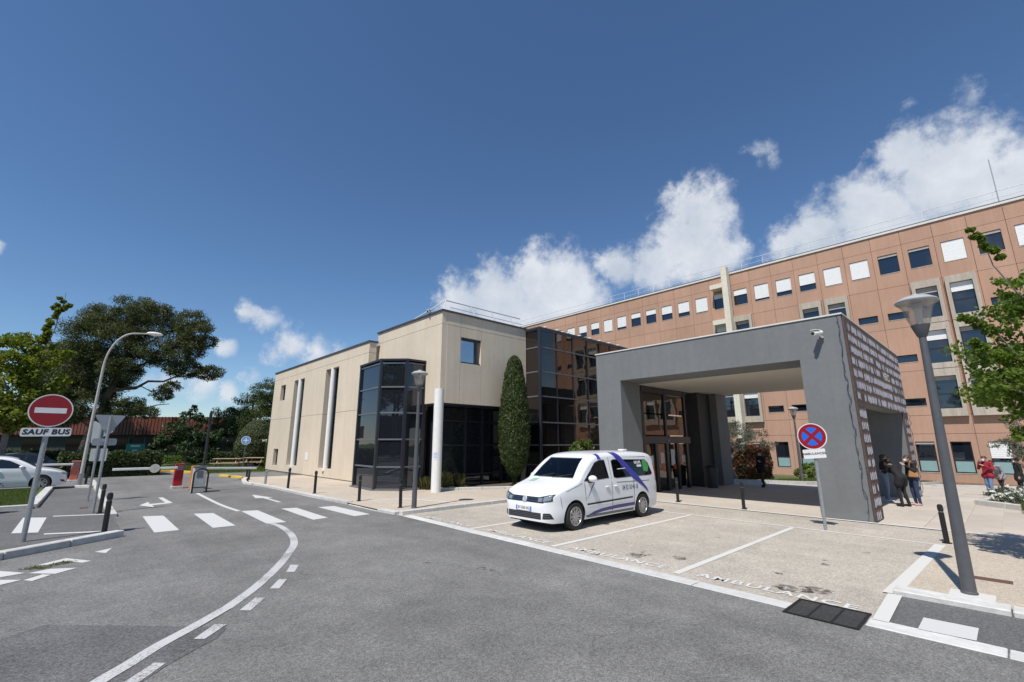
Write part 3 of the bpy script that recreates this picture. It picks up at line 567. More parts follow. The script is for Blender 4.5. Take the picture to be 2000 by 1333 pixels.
def figure(x, z, w, coat, gap):
    b.cur = coat; dz = random.uniform(-.02, .03); b.add([(x-w*.38, yb, z-.02+dz), (x+w*.38, yb, z-.02+dz), (x+w*.44, yb, z+.12), (x+w*.22, yb, z+.17), (x-w*.22, yb, z+.17), (x-w*.44, yb, z+.12)], [(0, 1, 2, 3, 4, 5)])
    b.cur = 1; hz = z+.21; b.add([(x+.03*math.cos(2*math.pi*k/8), yb, hz+.042*math.sin(2*math.pi*k/8)) for k in range(8)], [tuple(range(8))])
    b.cur = 2; b.add([(x+.038*math.cos(math.pi*k/5), yb-.001, hz+.01+.042*math.sin(math.pi*k/5)) for k in range(6)], [tuple(range(6))])
for r in range(7):
    z = 2.94+r*.305; x = 14.2
    while x < 22.25:
        w = random.uniform(.105, .13); x += w
        if 18.05 < x < 20.0 and 3.72 < z+.1 < 4.12: continue
        if random.random() < .035: x += .08; continue
        figure(x, z+random.uniform(-.015, .015), w, random.choice((0, 0, 0, 4)) if random.random() < .88 else random.choice((2, 3)), 0)
for x0, x1, n in ((14.12, 14.98, 5), (21.35, 22.25, 5)):
    for r in range(9):
        z = .06+r*.305; k = random.choice((3, 4, 4, 5))
        for i in range(k): figure(x0+(i+.7)*(x1-x0)/(k+.4), z, .15, 0 if random.random() < .8 else 2, 0)
b.build('people_print', pm, bn, fixn=False)
text('merci_lettering', 'MERCI', .34, mat('print_cream', (.62, .62, .55), .7, 0), bn, (19.05-14.1, yb-.003-2.5, 3.93), (R(90), 0, 0), bold=.014, sx=1.15)
CAB = mat('blue_cable', (.03, .04, .09), .6, .1)
def cable(z0, z1, x, y, n, lab):
    p = [(x+random.uniform(-.07, .03), y+random.uniform(-.03, .03), z0+(z1-z0)*k/n) for k in range(n+1)]
    c = bpy.data.curves.new('string_light_cable', 'CURVE'); c.dimensions = '3D'; c.bevel_depth = .008; c.bevel_resolution = 1; sp = c.splines.new('BEZIER'); sp.bezier_points.add(n)
    for q, v in zip(sp.bezier_points, p): q.co = v; q.handle_left_type = q.handle_right_type = 'AUTO'
    o = bpy.data.objects.new('t', c); COL.objects.link(o); me = bpy.data.meshes.new_from_object(o.evaluated_get(bpy.context.evaluated_depsgraph_get())); bpy.data.objects.remove(o); me.materials.clear()
    r = link('string_light_cable', me, CAB); return tag(r, lab, 'cable')
cable(.2, 5.1, 14.0, 2.6, 40, 'tangled blue string light cable down the portico front edge')
cable(.1, 2.9, 22.3, 2.44, 24, 'thin blue string light cable along the far banner strip')
# ================================================================== terracotta building
br = empty('terracotta_building', (45, 15, -1), label='long four storey terracotta hospital block with white shutters behind the portico', cat='building'); O = br.location; XB = 45.
js = [14.77-1.88*k for k in range(14, 0, -1)]+[14.77+1.93*k for k in range(0, 23)]
ZR = [-1.1, 2.48, 3.8, 7.08, 10.45, 13.76, 17.03, 18.2]; g = .022
panel_cache = {}
def brick_panel(y0, y1, z0, z1, hole=None, m=BRICK):
    key = (round(y1-y0, 3), z0, z1, None if hole is None else tuple(round(v, 3) for v in (hole[0]-y0, hole[1]-y0, hole[2], hole[3])))
    if key not in panel_cache:
        w = y1-y0; hs = [] if hole is None else [(hole[0]-y0, hole[1]-y0, hole[2], hole[3])]
        b = MB(); rects(b, 0, .25, g/2, w-g/2, z0+g/2, z1-g/2, hs); panel_cache[key] = b.mesh('wall_panel'); panel_cache[key].materials.append(m)
    o = bpy.data.objects.new('wall_panel', panel_cache[key]); COL.objects.link(o); o.parent = br; o.location = (XB-O.x, y0-O.y, -O.z)
MB(O).box(XB+.26, XB+16, js[0], js[-1], -1.2, 18.1).build('core', mat('joint_dark', (.10, .05, .035), .9, 0), br)
MB(O).box(XB-.1, XB+.4, js[0], js[-1], 18.2, 18.36).build('coping', COPW, br); MB(O).box(XB-.02, XB+.5, js[0], js[-1], 18.361, 18.46).build('coping_cap', COPING, br)
wparts = {}
def unit(kind, w, h):                                     # shared meshes, local: y 0..w, z 0..h, x 0 = wall face
    k = (kind, round(w, 2), round(h, 2))
    if k in wparts: return wparts[k]
    d = {}
    b = MB(); b.box(.16, .175, .03, w-.03, .03, h-.03); d['pane'] = b.mesh('pane'); d['pane'].materials.append(GLASSW)
    b = MB(); rects(b, .12, .2, 0, w, 0, h, [(.07, w-.07, .07, h-.07)])
    if kind == 'tall': b.box(.12, .16, .07, w-.07, h*.44, h*.44+.07)
    if kind == 'ground': b.box(.12, .16, .07, w-.07, h*.38, h*.38+.09)
    d['frame'] = b.mesh('frame'); d['frame'].materials.append(FRAME)
    b = MB(); b.box(-.02, .12, -.02, w+.02, -.05, .0); d['sill'] = b.mesh('sill'); d['sill'].materials.append(CONC)
    if kind == 'ground': b = MB(); b.box(.14, .159, .08, w-.08, .08, h*.38); d['film'] = b.mesh('film'); d['film'].materials.append(FROST)
    wparts[k] = d; return d
shut_cache = {}
def add_window(kind, y0, z0, w, h, shut=0., x=XB):
    d = unit(kind, w, h); root = bpy.data.objects.new('window', d['frame']); COL.objects.link(root); root.parent = br; root.location = (x-O.x, y0-O.y, z0-O.z)
    for k in ('pane', 'sill', 'film'):
        if k in d: c = bpy.data.objects.new(k, d[k]); COL.objects.link(c); c.parent = root
    if shut:
        key = (round(w, 2), round(h, 2), round(shut, 2))
        if key not in shut_cache:
            b = MB(); n = max(2, int(h*shut/.11))
            for i in range(n): zz = h-.02-(i+1)*(h*shut)/n; b.box(.055+.004*(i % 2), .1, .02, w-.02, zz, zz+(h*shut)/n-.008)
            me = b.mesh('shutter'); me.materials.append(SHUT if shut > .2 else SHUTB); shut_cache[key] = me
        c = bpy.data.objects.new('shutter', shut_cache[key]); COL.objects.link(c); c.parent = root
top_sh = {0: .0, 1: .15}
pat = [.95, .15, .95, .12, .12, .95, .92, .85, .6, .75, .9, .92, .7, .55, .35, .35, .8, .92, .5, .6, .82, .85, .8, .75, 0, 0, .3, .8, .9, .7, .6, .4, .9, .8, .7, .6, .5]
ix0 = next(i for i, y in enumerate(js) if y > -2.6)       # panel whose lower joint is the antenna line
for i in range(len(js)-1):
    y0, y1 = js[i], js[i+1]; w = y1-y0; k = i-ix0; q = k % 4
    brick_panel(y0, y1, ZR[6], ZR[7]); near = y0 > 36
    hw = 1.24; hy = y0+(w-hw)/2
    brick_panel(y0, y1, ZR[5], ZR[6], (hy, hy+hw, 14.92, 16.48)); s = {1: .98, 0: .12, 2: .12, 3: .12, 4: .93, 5: .95, 6: .62, 7: .72, 8: .85, 9: .35, 10: .3, -1: .95}.get(k, pat[k % len(pat)])
    add_window('top', hy, 14.92, hw, 1.56, s)
    framed = (q in (1, 2)); left = y0 > 22
    for r in (4, 3, 2):
        z0, z1 = ZR[r], ZR[r+1] if r < 5 else 0
        if framed and not left:
            fy0, fy1 = y0+.12, y1-.12; hy0 = y0+.34; fw = w-.68
            brick_panel(y0, y1, z0, z1, (fy0, fy1, z0+g, z1-g))
            b = MB(O); rects(b, XB-.34, XB+.24, fy0, fy1, z0+(.02 if r > 2 else -.12), z1-.02, [(hy0, hy0+fw, z0+.42, z1-.55)]); b.build('window_surround', CONC, br)
            add_window('tall', hy0, z0+.42, fw, z1-z0-.97, {0: .18, 1: .12, 2: .28}[(k+r) % 3], XB-.18)
        elif not framed:
            hy0 = y0+.31; hw2 = w-.62; zz = z0+.70
            brick_panel(y0, y1, z0, z1, (hy0, hy0+hw2, zz, zz+.56)); add_window('slot', hy0, zz, hw2, .56)
        else: brick_panel(y0, y1, z0, z1)
    brick_panel(y0, y1, ZR[1], ZR[2])
    hy0 = y0+.32; hw = 1.06
    if left: brick_panel(y0, y1, ZR[0], ZR[1])
    else:
        brick_panel(y0, y1, ZR[0], ZR[1], (hy0, hy0+hw, -.2, 1.93)); add_window('ground', hy0, -.2, hw, 2.13, .5 if k == 1 else (.08 if k % 3 == 0 else 0.))
MB(O).box(XB-.04, XB-.001, js[0], 30, -1.1, -.82).build('plinth', mat('plinth_b', (.3, .17, .11), .9, .15, 5), br)
# cream frame standing before the wall
cf = empty('cream_pilaster', (44.2, 16.5, 0), label='cream concrete pilaster with two brackets rising above the terracotta roofline', cat='pilaster'); P = cf.location
MB(P).box(43.9, 44.6, 16.42, 16.95, -1, 18.75).build('shaft', CREAM, cf); [MB(P).box(44.0, 44.98, 16.951, 18.2, z, z+.45).build('bracket', CREAM, cf) for z in (16.75, 13.1, 9.9)]
rr = empty('roof_railing', (45.3, 15, 18.46), label='thin white safety railing along the terracotta roof edge', cat='railing'); P = rr.location
b = MB(P); b.tube([(45.5, js[0], 19.45), (45.5, js[-1], 19.45)], .022, 6); b.tube([(45.5, js[0], 18.95), (45.5, js[-1], 18.95)], .016, 6); b.build('rail', WHITE, rr)
pme = MB().tube([(0, 0, 0), (0, 0, 1.0)], .02, 6).mesh('post'); pme.materials.append(WHITE)
y = js[0]
while y < js[-1]: o = bpy.data.objects.new('post', pme); COL.objects.link(o); o.parent = rr; o.location = (45.5-P.x, y-P.y, 0); y += 1.93
o = MB((45.3, -2.1, 18.4)).tube([(45.3, -2.1, 18.4), (45.3, -2.1, 21.9)], .028, 6).build('roof_antenna', GALV); o.location = (45.3, -2.1, 18.4); tag(o, 'thin whip antenna on the terracotta roof edge', 'antenna')
# ================================================================== far low building with red roof
lb = empty('low_building', (2, 72, 0), -math.radians(43), 'long low dark building with red ribbed metal roof edge behind the trees', 'building')
MB().box(-20, 14.5, 0, 9, -.1, 2.9).build('wall', mat('dark_wall', (.03, .027, .025), .7, .3, 1.5), lb); MB().box(-20.3, 14.9, -.75, -.55, 2.75, 4.75).build('roof_fascia', mat('red_metal', (.13, .04, .028), .5, .12, 5), lb); MB().box(-20.3, 14.9, -.55, 9, 4.4, 4.7).build('roof', COPING, lb)
rm = MB().box(-.05, .05, -.80, -.751, 2.72, 4.78).mesh('roof_rib'); rm.materials.append(MATS['red_metal'])
for i in range(86): o = bpy.data.objects.new('roof_rib', rm); COL.objects.link(o); o.parent = lb; o.location = (-20+.4*i, 0, 0)
for x in (-14, -9, -4, 1, 6, 11): MB().box(x, x+2.4, -.05, -.002, .9, 2.3).build('window', glass_mat('dim_glass', (.008, .008, .009), 1.3, (.6, .6, .6), .05, 0) if 'dim_glass' not in MATS else MATS['dim_glass'], lb)
MB().box(8, 10, -.3, -.06, .0, 1.6).build('brown_shutter', mat('brown_board', (.16, .09, .06), .8, .1, 3), lb)
# ================================================================== street furniture
def bollard_proto():
    r = empty('bollard'); MB().lathe([(.062, 0), (.062, .012), (.048, .014), (.048, .62), (.040, .625), (.040, .655), (.05, .66), (.052, .73), (.044, .775), (.02, .79), (0, .792)], n=16).build('post', BLACK, r, smooth=True)
    MB().lathe([(.0415, .628), (.0425, .64), (.0415, .652)], n=16).build('neck_ring', FRAMEG, r, smooth=True); MB().lathe([(.085, .0), (.085, .012), (.06, .014)], n=16).build('base_plate', BLACK, r); return r
proto = bollard_proto(); first = True
for (x, y, z, s, lab) in ((14.15, 5.5, 0, .95, 'black metal bollard in front of the portico opening, nearer the sign'), (14.4, 7.62, 0, .95, 'black metal bollard behind the white van in front of the doors'), (12.2, 1.13, .012, .88, 'black metal bollard at the bay corner beside the near lamp post'),
    (6.98, 12.13, .055, .98, 'black metal bollard beside the lamp post at the crosswalk corner'), (6.78, 14.35, .055, .98, 'black metal bollard before the glass bay at the far side of the crosswalk'), (6.59, 17.6, .055, 1, 'black metal bollard on the kerb left of the glass bay'), (6.48, 20.2, .055, 1, 'black metal bollard on the kerb before the slit window nearest the bay'),
    (6.5, 26.15, .055, 1, 'black metal bollard at the end of the right barrier arm'), (6.95, 28.4, .055, 1, 'farthest black metal bollard behind the right barrier arm'), (.72, 16.9, .012, .95, 'black metal bollard at the foot of the grey sign posts'), (.69, 13.22, .012, 1.02, 'nearest black metal bollard on the left kerb tip'), (.56, 29.4, .012, 1, 'black metal bollard beside the tall street lamp base')):
    o = proto if first else copy_tree(proto); first = False; o.location = (x, y, z); o.scale = (s, s, s); o.rotation_euler = (R(random.uniform(-1.2, 1.2)), R(random.uniform(-1.2, 1.2)), random.uniform(0, 6)); tag(o, lab, 'bollard', 'black bollards along the kerbs')
o = MB().lathe([(.05, 0), (.05, .5), (.06, .51), (.06, .6), (.03, .62), (0, .62)], n=14).build('grey_bollard', GALV, smooth=True); o.location = (6.3, 22.62, .055); tag(o, 'short pale grey bollard with dark cap on the kerb', 'bollard')

GLB = bpy.data.materials.new('lantern_glass'); GLB.use_nodes = True
def _gl():
    nt = GLB.node_tree; N = nt.nodes; L = nt.links; N.remove(N['Principled BSDF']); out = N['Material Output']
    t = N.new('ShaderNodeBsdfTransparent'); t.inputs['Color'].default_value = (.9, .87, .83, 1); g = N.new('ShaderNodeBsdfGlossy'); g.inputs['Roughness'].default_value = .12; d = N.new('ShaderNodeBsdfDiffuse'); d.inputs['Color'].default_value = (.5, .47, .43, 1)
    a = N.new('ShaderNodeMixShader'); a.inputs[0].default_value = .3; b = N.new('ShaderNodeMixShader'); b.inputs[0].default_value = .12; L.new(t.outputs[0], a.inputs[1]); L.new(d.outputs[0], a.inputs[2]); L.new(a.outputs[0], b.inputs[1]); L.new(g.outputs[0], b.inputs[2]); L.new(b.outputs[0], out.inputs[0])
_gl()
def lamp_proto():
    r = empty('lamp_post')
    MB().lathe([(.085, 0), (.085, .02), (.074, .03), (.067, .9), (.043, 3.3), (.042, 3.36)], n=18).build('post', GALVD, r, smooth=True)
    MB().lathe([(.045, 3.34), (.06, 3.36), (.105, 3.5), (.11, 3.52), (.05, 3.525)], n=18).build('collar', GALVD, r, smooth=True)
    MB().lathe([(.105, 3.525), (.14, 3.62), (.175, 3.78), (.24, 3.86)], n=24).build('lantern_bowl', GLB, r, smooth=True)
    MB().lathe([(.045, 3.525), (.04, 3.56), (.04, 3.72), (.065, 3.8), (.065, 3.84), (0, 3.86)], n=14).build('lamp_bulb', mat('bulb', (.6, .58, .55), .4, 0), r, smooth=True)
    MB().lathe([(.243, 3.852), (.252, 3.872), (.24, 3.89), (.17, 3.935), (.05, 3.965), (.045, 3.985), (0, 3.99)], n=24).build('canopy', mat('canopy_grey', (.36, .37, .37), .5, .1, 9), r, smooth=True); return r
proto = lamp_proto(); first = True
for x, y, z, s, rx, ry, lab in ((8.42, .66, .014, .985, .6, 1.6, 'nearest grey lamp post with glass lantern in the right foreground'), (7.21, 11.78, .055, .985, .2, -.2, 'grey lamp post with glass lantern before the glass bay'), (27.86, 7.75, -.24, 1.0, 0, 0, 'grey lamp post with glass lantern seen through the portico opening')):
    o = proto if first else copy_tree(proto); first = False; o.location = (x, y, z); o.scale = (s,)*3; o.rotation_euler = (R(rx), R(ry), 0); tag(o, lab, 'lamp post', 'lantern lamp posts')
sl = empty('street_lamp', (.35, 28.4, 0), label='tall pale curved street lamp on the left before the pine', cat='street lamp')
pts = [(0, 0, 0), (0, 0, 2.8), (.02, 0, 5.3)]+[(.02+.95*(1-math.cos(R(a))), -.05*R(a), 5.3+1.75*math.sin(R(a))) for a in range(10, 91, 10)]+[(1.2, -.1, 7.08), (1.4, -.1, 7.1)]
MB().tube(pts, [.075, .06, .05]+[.04]*9+[.035, .035], 12).build('pole', mat('lamp_grey', (.42, .41, .38), .5, .1, 6), sl, smooth=True)
MB().ell((1.68, -.1, 7.14), (.33, .13, .1)).build('lamp_head', WHITE, sl, smooth=True); MB().lathe([(.09, 0), (.09, .5), (.1, .5), (.1, .52)], n=12).build('base_sleeve', GALV, sl)
# --- signs
RED = mat('sign_red', (.27, .004, .009), .4, .05, 3); BLUE = mat('sign_blue', (.01, .13, .62), .4, .05, 3); SW = mat('sign_white', (.70, .70, .69), .45, .04, 4); INK = mat('sign_black', (.02, .02, .025), .5, 0)
def disc(b, r, y, n=40): b.add([(r*math.cos(2*math.pi*k/n), y, r*math.sin(2*math.pi*k/n)) for k in range(n)], [tuple(range(n))])
def plate(b, w, h, y0, y1, rad=.03):
    p = []
    for cx, cz, a0 in ((w/2-rad, h/2-rad, 0), (-w/2+rad, h/2-rad, 90), (-w/2+rad, -h/2+rad, 180), (w/2-rad, -h/2+rad, 270)): p += [(cx+rad*math.cos(R(a0+15*k)), y0, cz+rad*math.sin(R(a0+15*k))) for k in range(7)]
    b.prism(p, (0, y1-y0, 0))
def at(o, x, y, z): o.location = (x, y, z); return o
s = empty('no_entry_sign', (-.48, 13.08, .012), R(-2), 'round red no entry sign with SAUF BUS plate on a grey post', 'sign')
MB().tube([(0, .05, 0), (.0, .05, 2.75)], .042, 12).build('post', GALV, s, smooth=True)
b = MB(); b.lathe([(.325, -.012), (.325, .012)], n=40, axis='y'); d = at(b.build('sign_disc', SW, s), 0, 0, 2.47); b = MB(); disc(b, .305, -.0135); b.build('red_field', RED, d); b = MB(); plate(b, .46, .105, -.0155, -.0145, .004); b.build('white_bar', SW, d)
b = MB(); plate(b, .72, .165, -.01, .01, .035); d = at(b.build('text_plate', SW, s), 0, 0, 2.045); d.rotation_euler = (0, R(-1), 0); text('lettering', 'SAUF BUS', .135, INK, d, (0, -.012, -.0), (R(90), 0, 0), bold=.006, shear=.12, sx=1.08, spacing=1.08)
for z in (2.35, 2.6, 2.05): MB().box(-.06, .06, .0, .1, z-.015, z+.015).build('clamp', GALV, s)
s = empty('no_stopping_sign', (12.12, 3.06, .0), R(-90), 'round red and blue no stopping sign with AMBULANCES plate by the portico', 'sign')   # faces the road
MB().tube([(0, .05, 0), (.0, .05, 2.2)], .032, 12).build('post', GALV, s, smooth=True)
b = MB(); b.lathe([(.29, -.012), (.29, .012)], n=40, axis='y'); d = at(b.build('sign_disc', SW, s), .0, 0, 1.99); b = MB(); disc(b, .272, -.0135); b.build('red_ring', RED, d)
b = MB()
for k in range(4):
    a0, a1 = k*90-45+12, k*90+45-12; P = [(.05*math.cos(R(k*90)), -.0145, .05*math.sin(R(k*90)))]+[(.2*math.cos(R(a0+(a1-a0)*i/8)), -.0145, .2*math.sin(R(a0+(a1-a0)*i/8))) for i in range(9)]
    b.add(P, [tuple(range(len(P)))])
b.build('blue_field', BLUE, d)
b = MB(); plate(b, .44, .2, -.01, .01, .025); d = at(b.build('text_plate', SW, s), .0, 0, 1.61); d.rotation_euler = (0, R(-5), 0); text('lettering', 'AMBULANCES', .066, INK, d, (0, -.012, 0), (R(90), 0, 0), bold=.002, spacing=1.12)
# signs seen from behind
BACK = mat('sign_back', (.36, .38, .39), .5, .08, 4, metal=.3)
def tri(b, w, y0, y1, flip=1):
    h = w*.866; p = [(-w/2, y0, flip*h/2), (w/2, y0, flip*h/2), (0, y0, -flip*h/2)]; q = []
    for i in range(3):
        A, B_, C = Vector(p[i-1]), Vector(p[i]), Vector(p[(i+1) % 3]); q += [B_+(A-B_)*.07, B_+(A-B_)*.02+(C-B_)*.02, B_+(C-B_)*.07]
    b.prism([tuple(v) for v in q], (0, y1-y0, 0))
s = empty('yield_sign', (.58, 17.13, .012), R(5), 'back of a grey triangular yield sign with plate, nearer post', 'sign')
MB().tube([(0, -.05, 0), (0, -.05, 2.56)], .033, 12).build('post', GALV, s, smooth=True); b = MB(); tri(b, .68, -.01, .01); at(b.build('sign_triangle', BACK, s), 0, 0, 2.3)
b = MB(); plate(b, .52, .19, -.01, .01, .05); at(b.build('small_plate', BACK, s), -.03, 0, 1.86); [MB().box(-.14, .14, -.03, -.011, z-.012, z+.012).build('rail', GALV, s) for z in (2.2, 1.86)]
s = empty('yield_sign', (.55, 20.6, .012), R(-35), 'back of a grey triangular yield sign on the farther tilted post', 'sign')
MB().tube([(0, -.05, 0), (0, -.05, 2.45)], .033, 12).build('post', GALV, s, smooth=True); b = MB(); tri(b, .75, -.01, .01); d = at(b.build('sign_triangle', BACK, s), -.12, 0, 2.1); d.rotation_euler = (0, R(28), 0)
b = MB(); plate(b, .5, .4, -.01, .01, .03); at(b.build('small_plate', BACK, s), 0.03, 0, 1.45)
s = empty('blue_sign', (7.9, 33.5, 0), R(-15), 'small round blue sign on the far lawn by the picnic tables', 'sign')
MB().tube([(0, .04, 0), (0, .04, 2.2)], .03, 8).build('post', GALVD, s); b = MB(); b.lathe([(.27, -.01), (.27, .01)], n=24, axis='y'); d = at(b.build('sign_disc', SW, s), 0, 0, 2.0); b = MB(); disc(b, .24, -.012); b.build('blue_field', mat('pale_blue', (.12, .3, .6), .5, 0), d); b = MB(); [b.box(-.03, .03, -.0135, -.0125, -.15, .15), b.box(-.15, .15, -.0136, -.0126, -.03, .03)]; b.build('white_mark', SW, d)
s = empty('green_notice_board', (4.6, 63.5, 0), R(-43), 'green notice board with white lettering before the low red roofed building', 'sign')
[MB().box(x, x+.08, 0, .08, 0, 2.4).build('post', GALVD, s) for x in (-.85, .8)]; d = MB().box(-1., 1., -.04, -.001, .35, 1.75).build('board', mat('sign_green', (.01, .28, .22), .5, .05), s); [MB().box(-x, x, -.05, -.041, z, z+h).build('text_line', SW, d) for x, z, h in ((.5, 1.42, .2), (.28, 1.0, .14), (.4, .65, .1))]
# --- barriers
def barrier(loc, label, boxm, arm, disc_at=None, h=.95):
    r = empty('parking_barrier', loc, 0, label, 'barrier'); MB().box(-.2, .2, -.2, .2, -.02, .1).build('plinth', KERB, r, bevel=.01); MB().box(-.15, .15, -.15, .15, .1, h).build('cabinet', boxm, r, bevel=.02); MB().box(-.17, .17, -.17, .17, h+.001, h+.04).build('cabinet_lid', boxm, r, bevel=.01)
    MB().box(-.06, .06, -.157, -.151, .35, .62).build('service_hatch', boxm, r)
    a = MB().bar((0, -.2, .84), (arm, -.2, .84+.02*arm*0), .05, .09).build('arm', WHITE, r, bevel=.01); MB().box(-.1, .1, -.26, -.171, .74, .93).build('arm_hub', FRAMEG, r)
    if disc_at: b = MB(); b.lathe([(.17, -.235), (.17, -.225)], c=(disc_at, 0, .84), n=24, axis='y'); b.build('warning_disc', mat('disc_pale', (.6, .6, .52), .5, .1, 9), a)
    return r
barrier((3.3, 24.0, 0), 'red parking barrier with white arm and round disc in the middle of the road', mat('barrier_red', (.42, .01, .02), .45, .05), -2.15, -.85)
barrier((.12, 31.25, 0), 'salmon orange parking barrier with white arm beyond the tall lamp', mat('barrier_salmon', (.62, .16, .11), .5, .08), -3.0)
r = empty('parking_barrier', (3.72, 22.9, 0), 0, 'orange edged parking barrier with white arm reaching the right kerb', 'barrier')
MB().box(-.16, .12, -.15, .15, 0, .93).build('cabinet', mat('barrier_orange', (.55, .22, .05), .5, .05), r, bevel=.02); MB().bar((0, .2, .82), (2.35, .45, .74), .05, .09).build('arm', WHITE, r, bevel=.01); MB().box(-.1, .1, .151, .25, .72, .92).build('arm_hub', FRAMEG, r)
r = empty('ticket_terminal', (3.62, 21.55, 0), 0, 'pale grey ticket terminal cabinet before the red barrier', 'terminal'); MB().box(-.2, .2, -.16, .16, 0, .94).build('cabinet', mat('terminal_grey', (.45, .46, .45), .5, .1, 4, streak=.1), r, bevel=.015); MB().box(-.22, .22, -.18, .18, .941, .97).build('lid', FRAMEG, r); MB().box(-.1, .1, -.168, -.161, .55, .8).build('screen_panel', FRAMEG, r)
r = empty('hoop_guard', (3.64, 21.25, 0), 0, 'black steel hoop guard in front of the ticket terminal', 'hoop guard'); MB().tube([(-.23, 0, 0), (-.23, 0, .68)]+[(-.23*math.cos(R(a)), 0, .68+.2*math.sin(R(a))) for a in range(15, 166, 15)]+[(.23, 0, .68), (.23, 0, 0)], .03, 10).build('hoop', BLACK, r, smooth=True); MB().tube([(-.23, 0, .2), (.23, 0, .2)], .02, 8).build('cross_bar', BLACK, r)
r = empty('black_pole', (3.78, 21.85, 0), 0, 'tall slim black camera pole beside the ticket terminal', 'pole'); MB().lathe([(.06, 0), (.06, .5), (.05, .52), (.045, 2.6), (.04, 2.62)], n=12).build('post', BLACK, r, smooth=True); MB().lathe([(.055, 2.62), (.06, 2.7), (.055, 3.0), (.03, 3.1), (0, 3.12)], n=12).build('camera_head', BLACK, r, smooth=True)
# planter at the left edge and litter bin
r = empty('planter', (-1.62, 18.75, .012), 0, 'dark planter with grey shrub at the left edge of the photo', 'planter'); MB().lathe([(.2, 0), (.26, .45), (.29, .47), (.29, .52), (.24, .52), (.2, .4)], n=20).build('pot', mat('pot_dark', (.05, .05, .05), .7, .4, 40), r, smooth=True)
PLANT_ROOT = r
r = empty('waste_bin', (19.9, 8.9, 0), 0, 'dark waste bin at the back of the entrance under the portico', 'bin'); MB().lathe([(.2, 0), (.24, .75), (.25, .76), (.25, .8), (.2, .8)], n=20).build('body', mat('bin_dark', (.04, .042, .04), .5, .4, 16), r, smooth=True); MB().lathe([(.255, .801), (.255, .84), (.1, .9), (0, .9)], n=20).build('lid', BLACK, r, smooth=True)
# picnic tables far on the lawn
def picnic(loc, rz, lab):
    r = empty('picnic_table', loc, rz, lab, 'picnic table', 'picnic tables on the far lawn'); wd = mat('pale_wood', (.42, .32, .2), .8, .15, 6)
    for i in range(5): MB().box(-.9, .9, -.36+.146*i, -.36+.146*i+.13, .72, .76).build('table_plank', wd, r)
    for y in (-.75, .5):
        for k in range(2): MB().box(-.9, .9, y+.13*k, y+.13*k+.12, .42, .46).build('bench_plank', wd, r)
    for x in (-.6, .6):
        MB().bar((x, -.15, .72), (x, -.62, 0), .05, .09).build('leg', wd, r); MB().bar((x, .2, .72), (x, .62, 0), .05, .09).build('leg', wd, r); MB().box(x-.02, x+.02, -.76, .76, .36, .415).build('cross_beam', wd, r)
picnic((8.1, 38.5, 0), R(-30), 'pale wooden picnic table on the lawn behind the blue sign'); picnic((10.2, 39.5, 0), R(-50), 'pale wooden picnic table on the lawn nearest the egg shaped topiary')
# ================================================================== vehicles
def interp(tab, x):
    if x <= tab[0][0]: return tab[0][1]
    for (a, va), (b, vb) in zip(tab, tab[1:]):
        if x <= b:
            t = (x-a)/(b-a); return va+(vb-va)*t
    return tab[-1][1]
def smooth_tab(tab):                                       # monotone cubic resample so the lines of the body flow
    xs = [t[0] for t in tab]; ys = [t[1] for t in tab]; n = len(xs); dx = [xs[i+1]-xs[i] for i in range(n-1)]; m = [(ys[i+1]-ys[i])/dx[i] for i in range(n-1)]
    tg = [m[0]]+[0 if m[i-1]*m[i] <= 0 else 2/(1/m[i-1]+1/m[i]) for i in range(1, n-1)]+[m[-1]]; out = []
    for i in range(n-1):
        for k in range(6):
            t = k/6; h = dx[i]; out.append((xs[i]+t*h, (2*t**3-3*t*t+1)*ys[i]+(t**3-2*t*t+t)*h*tg[i]+(-2*t**3+3*t*t)*ys[i+1]+(t**3-t*t)*h*tg[i+1]))
    return out+[(xs[-1], ys[-1])]
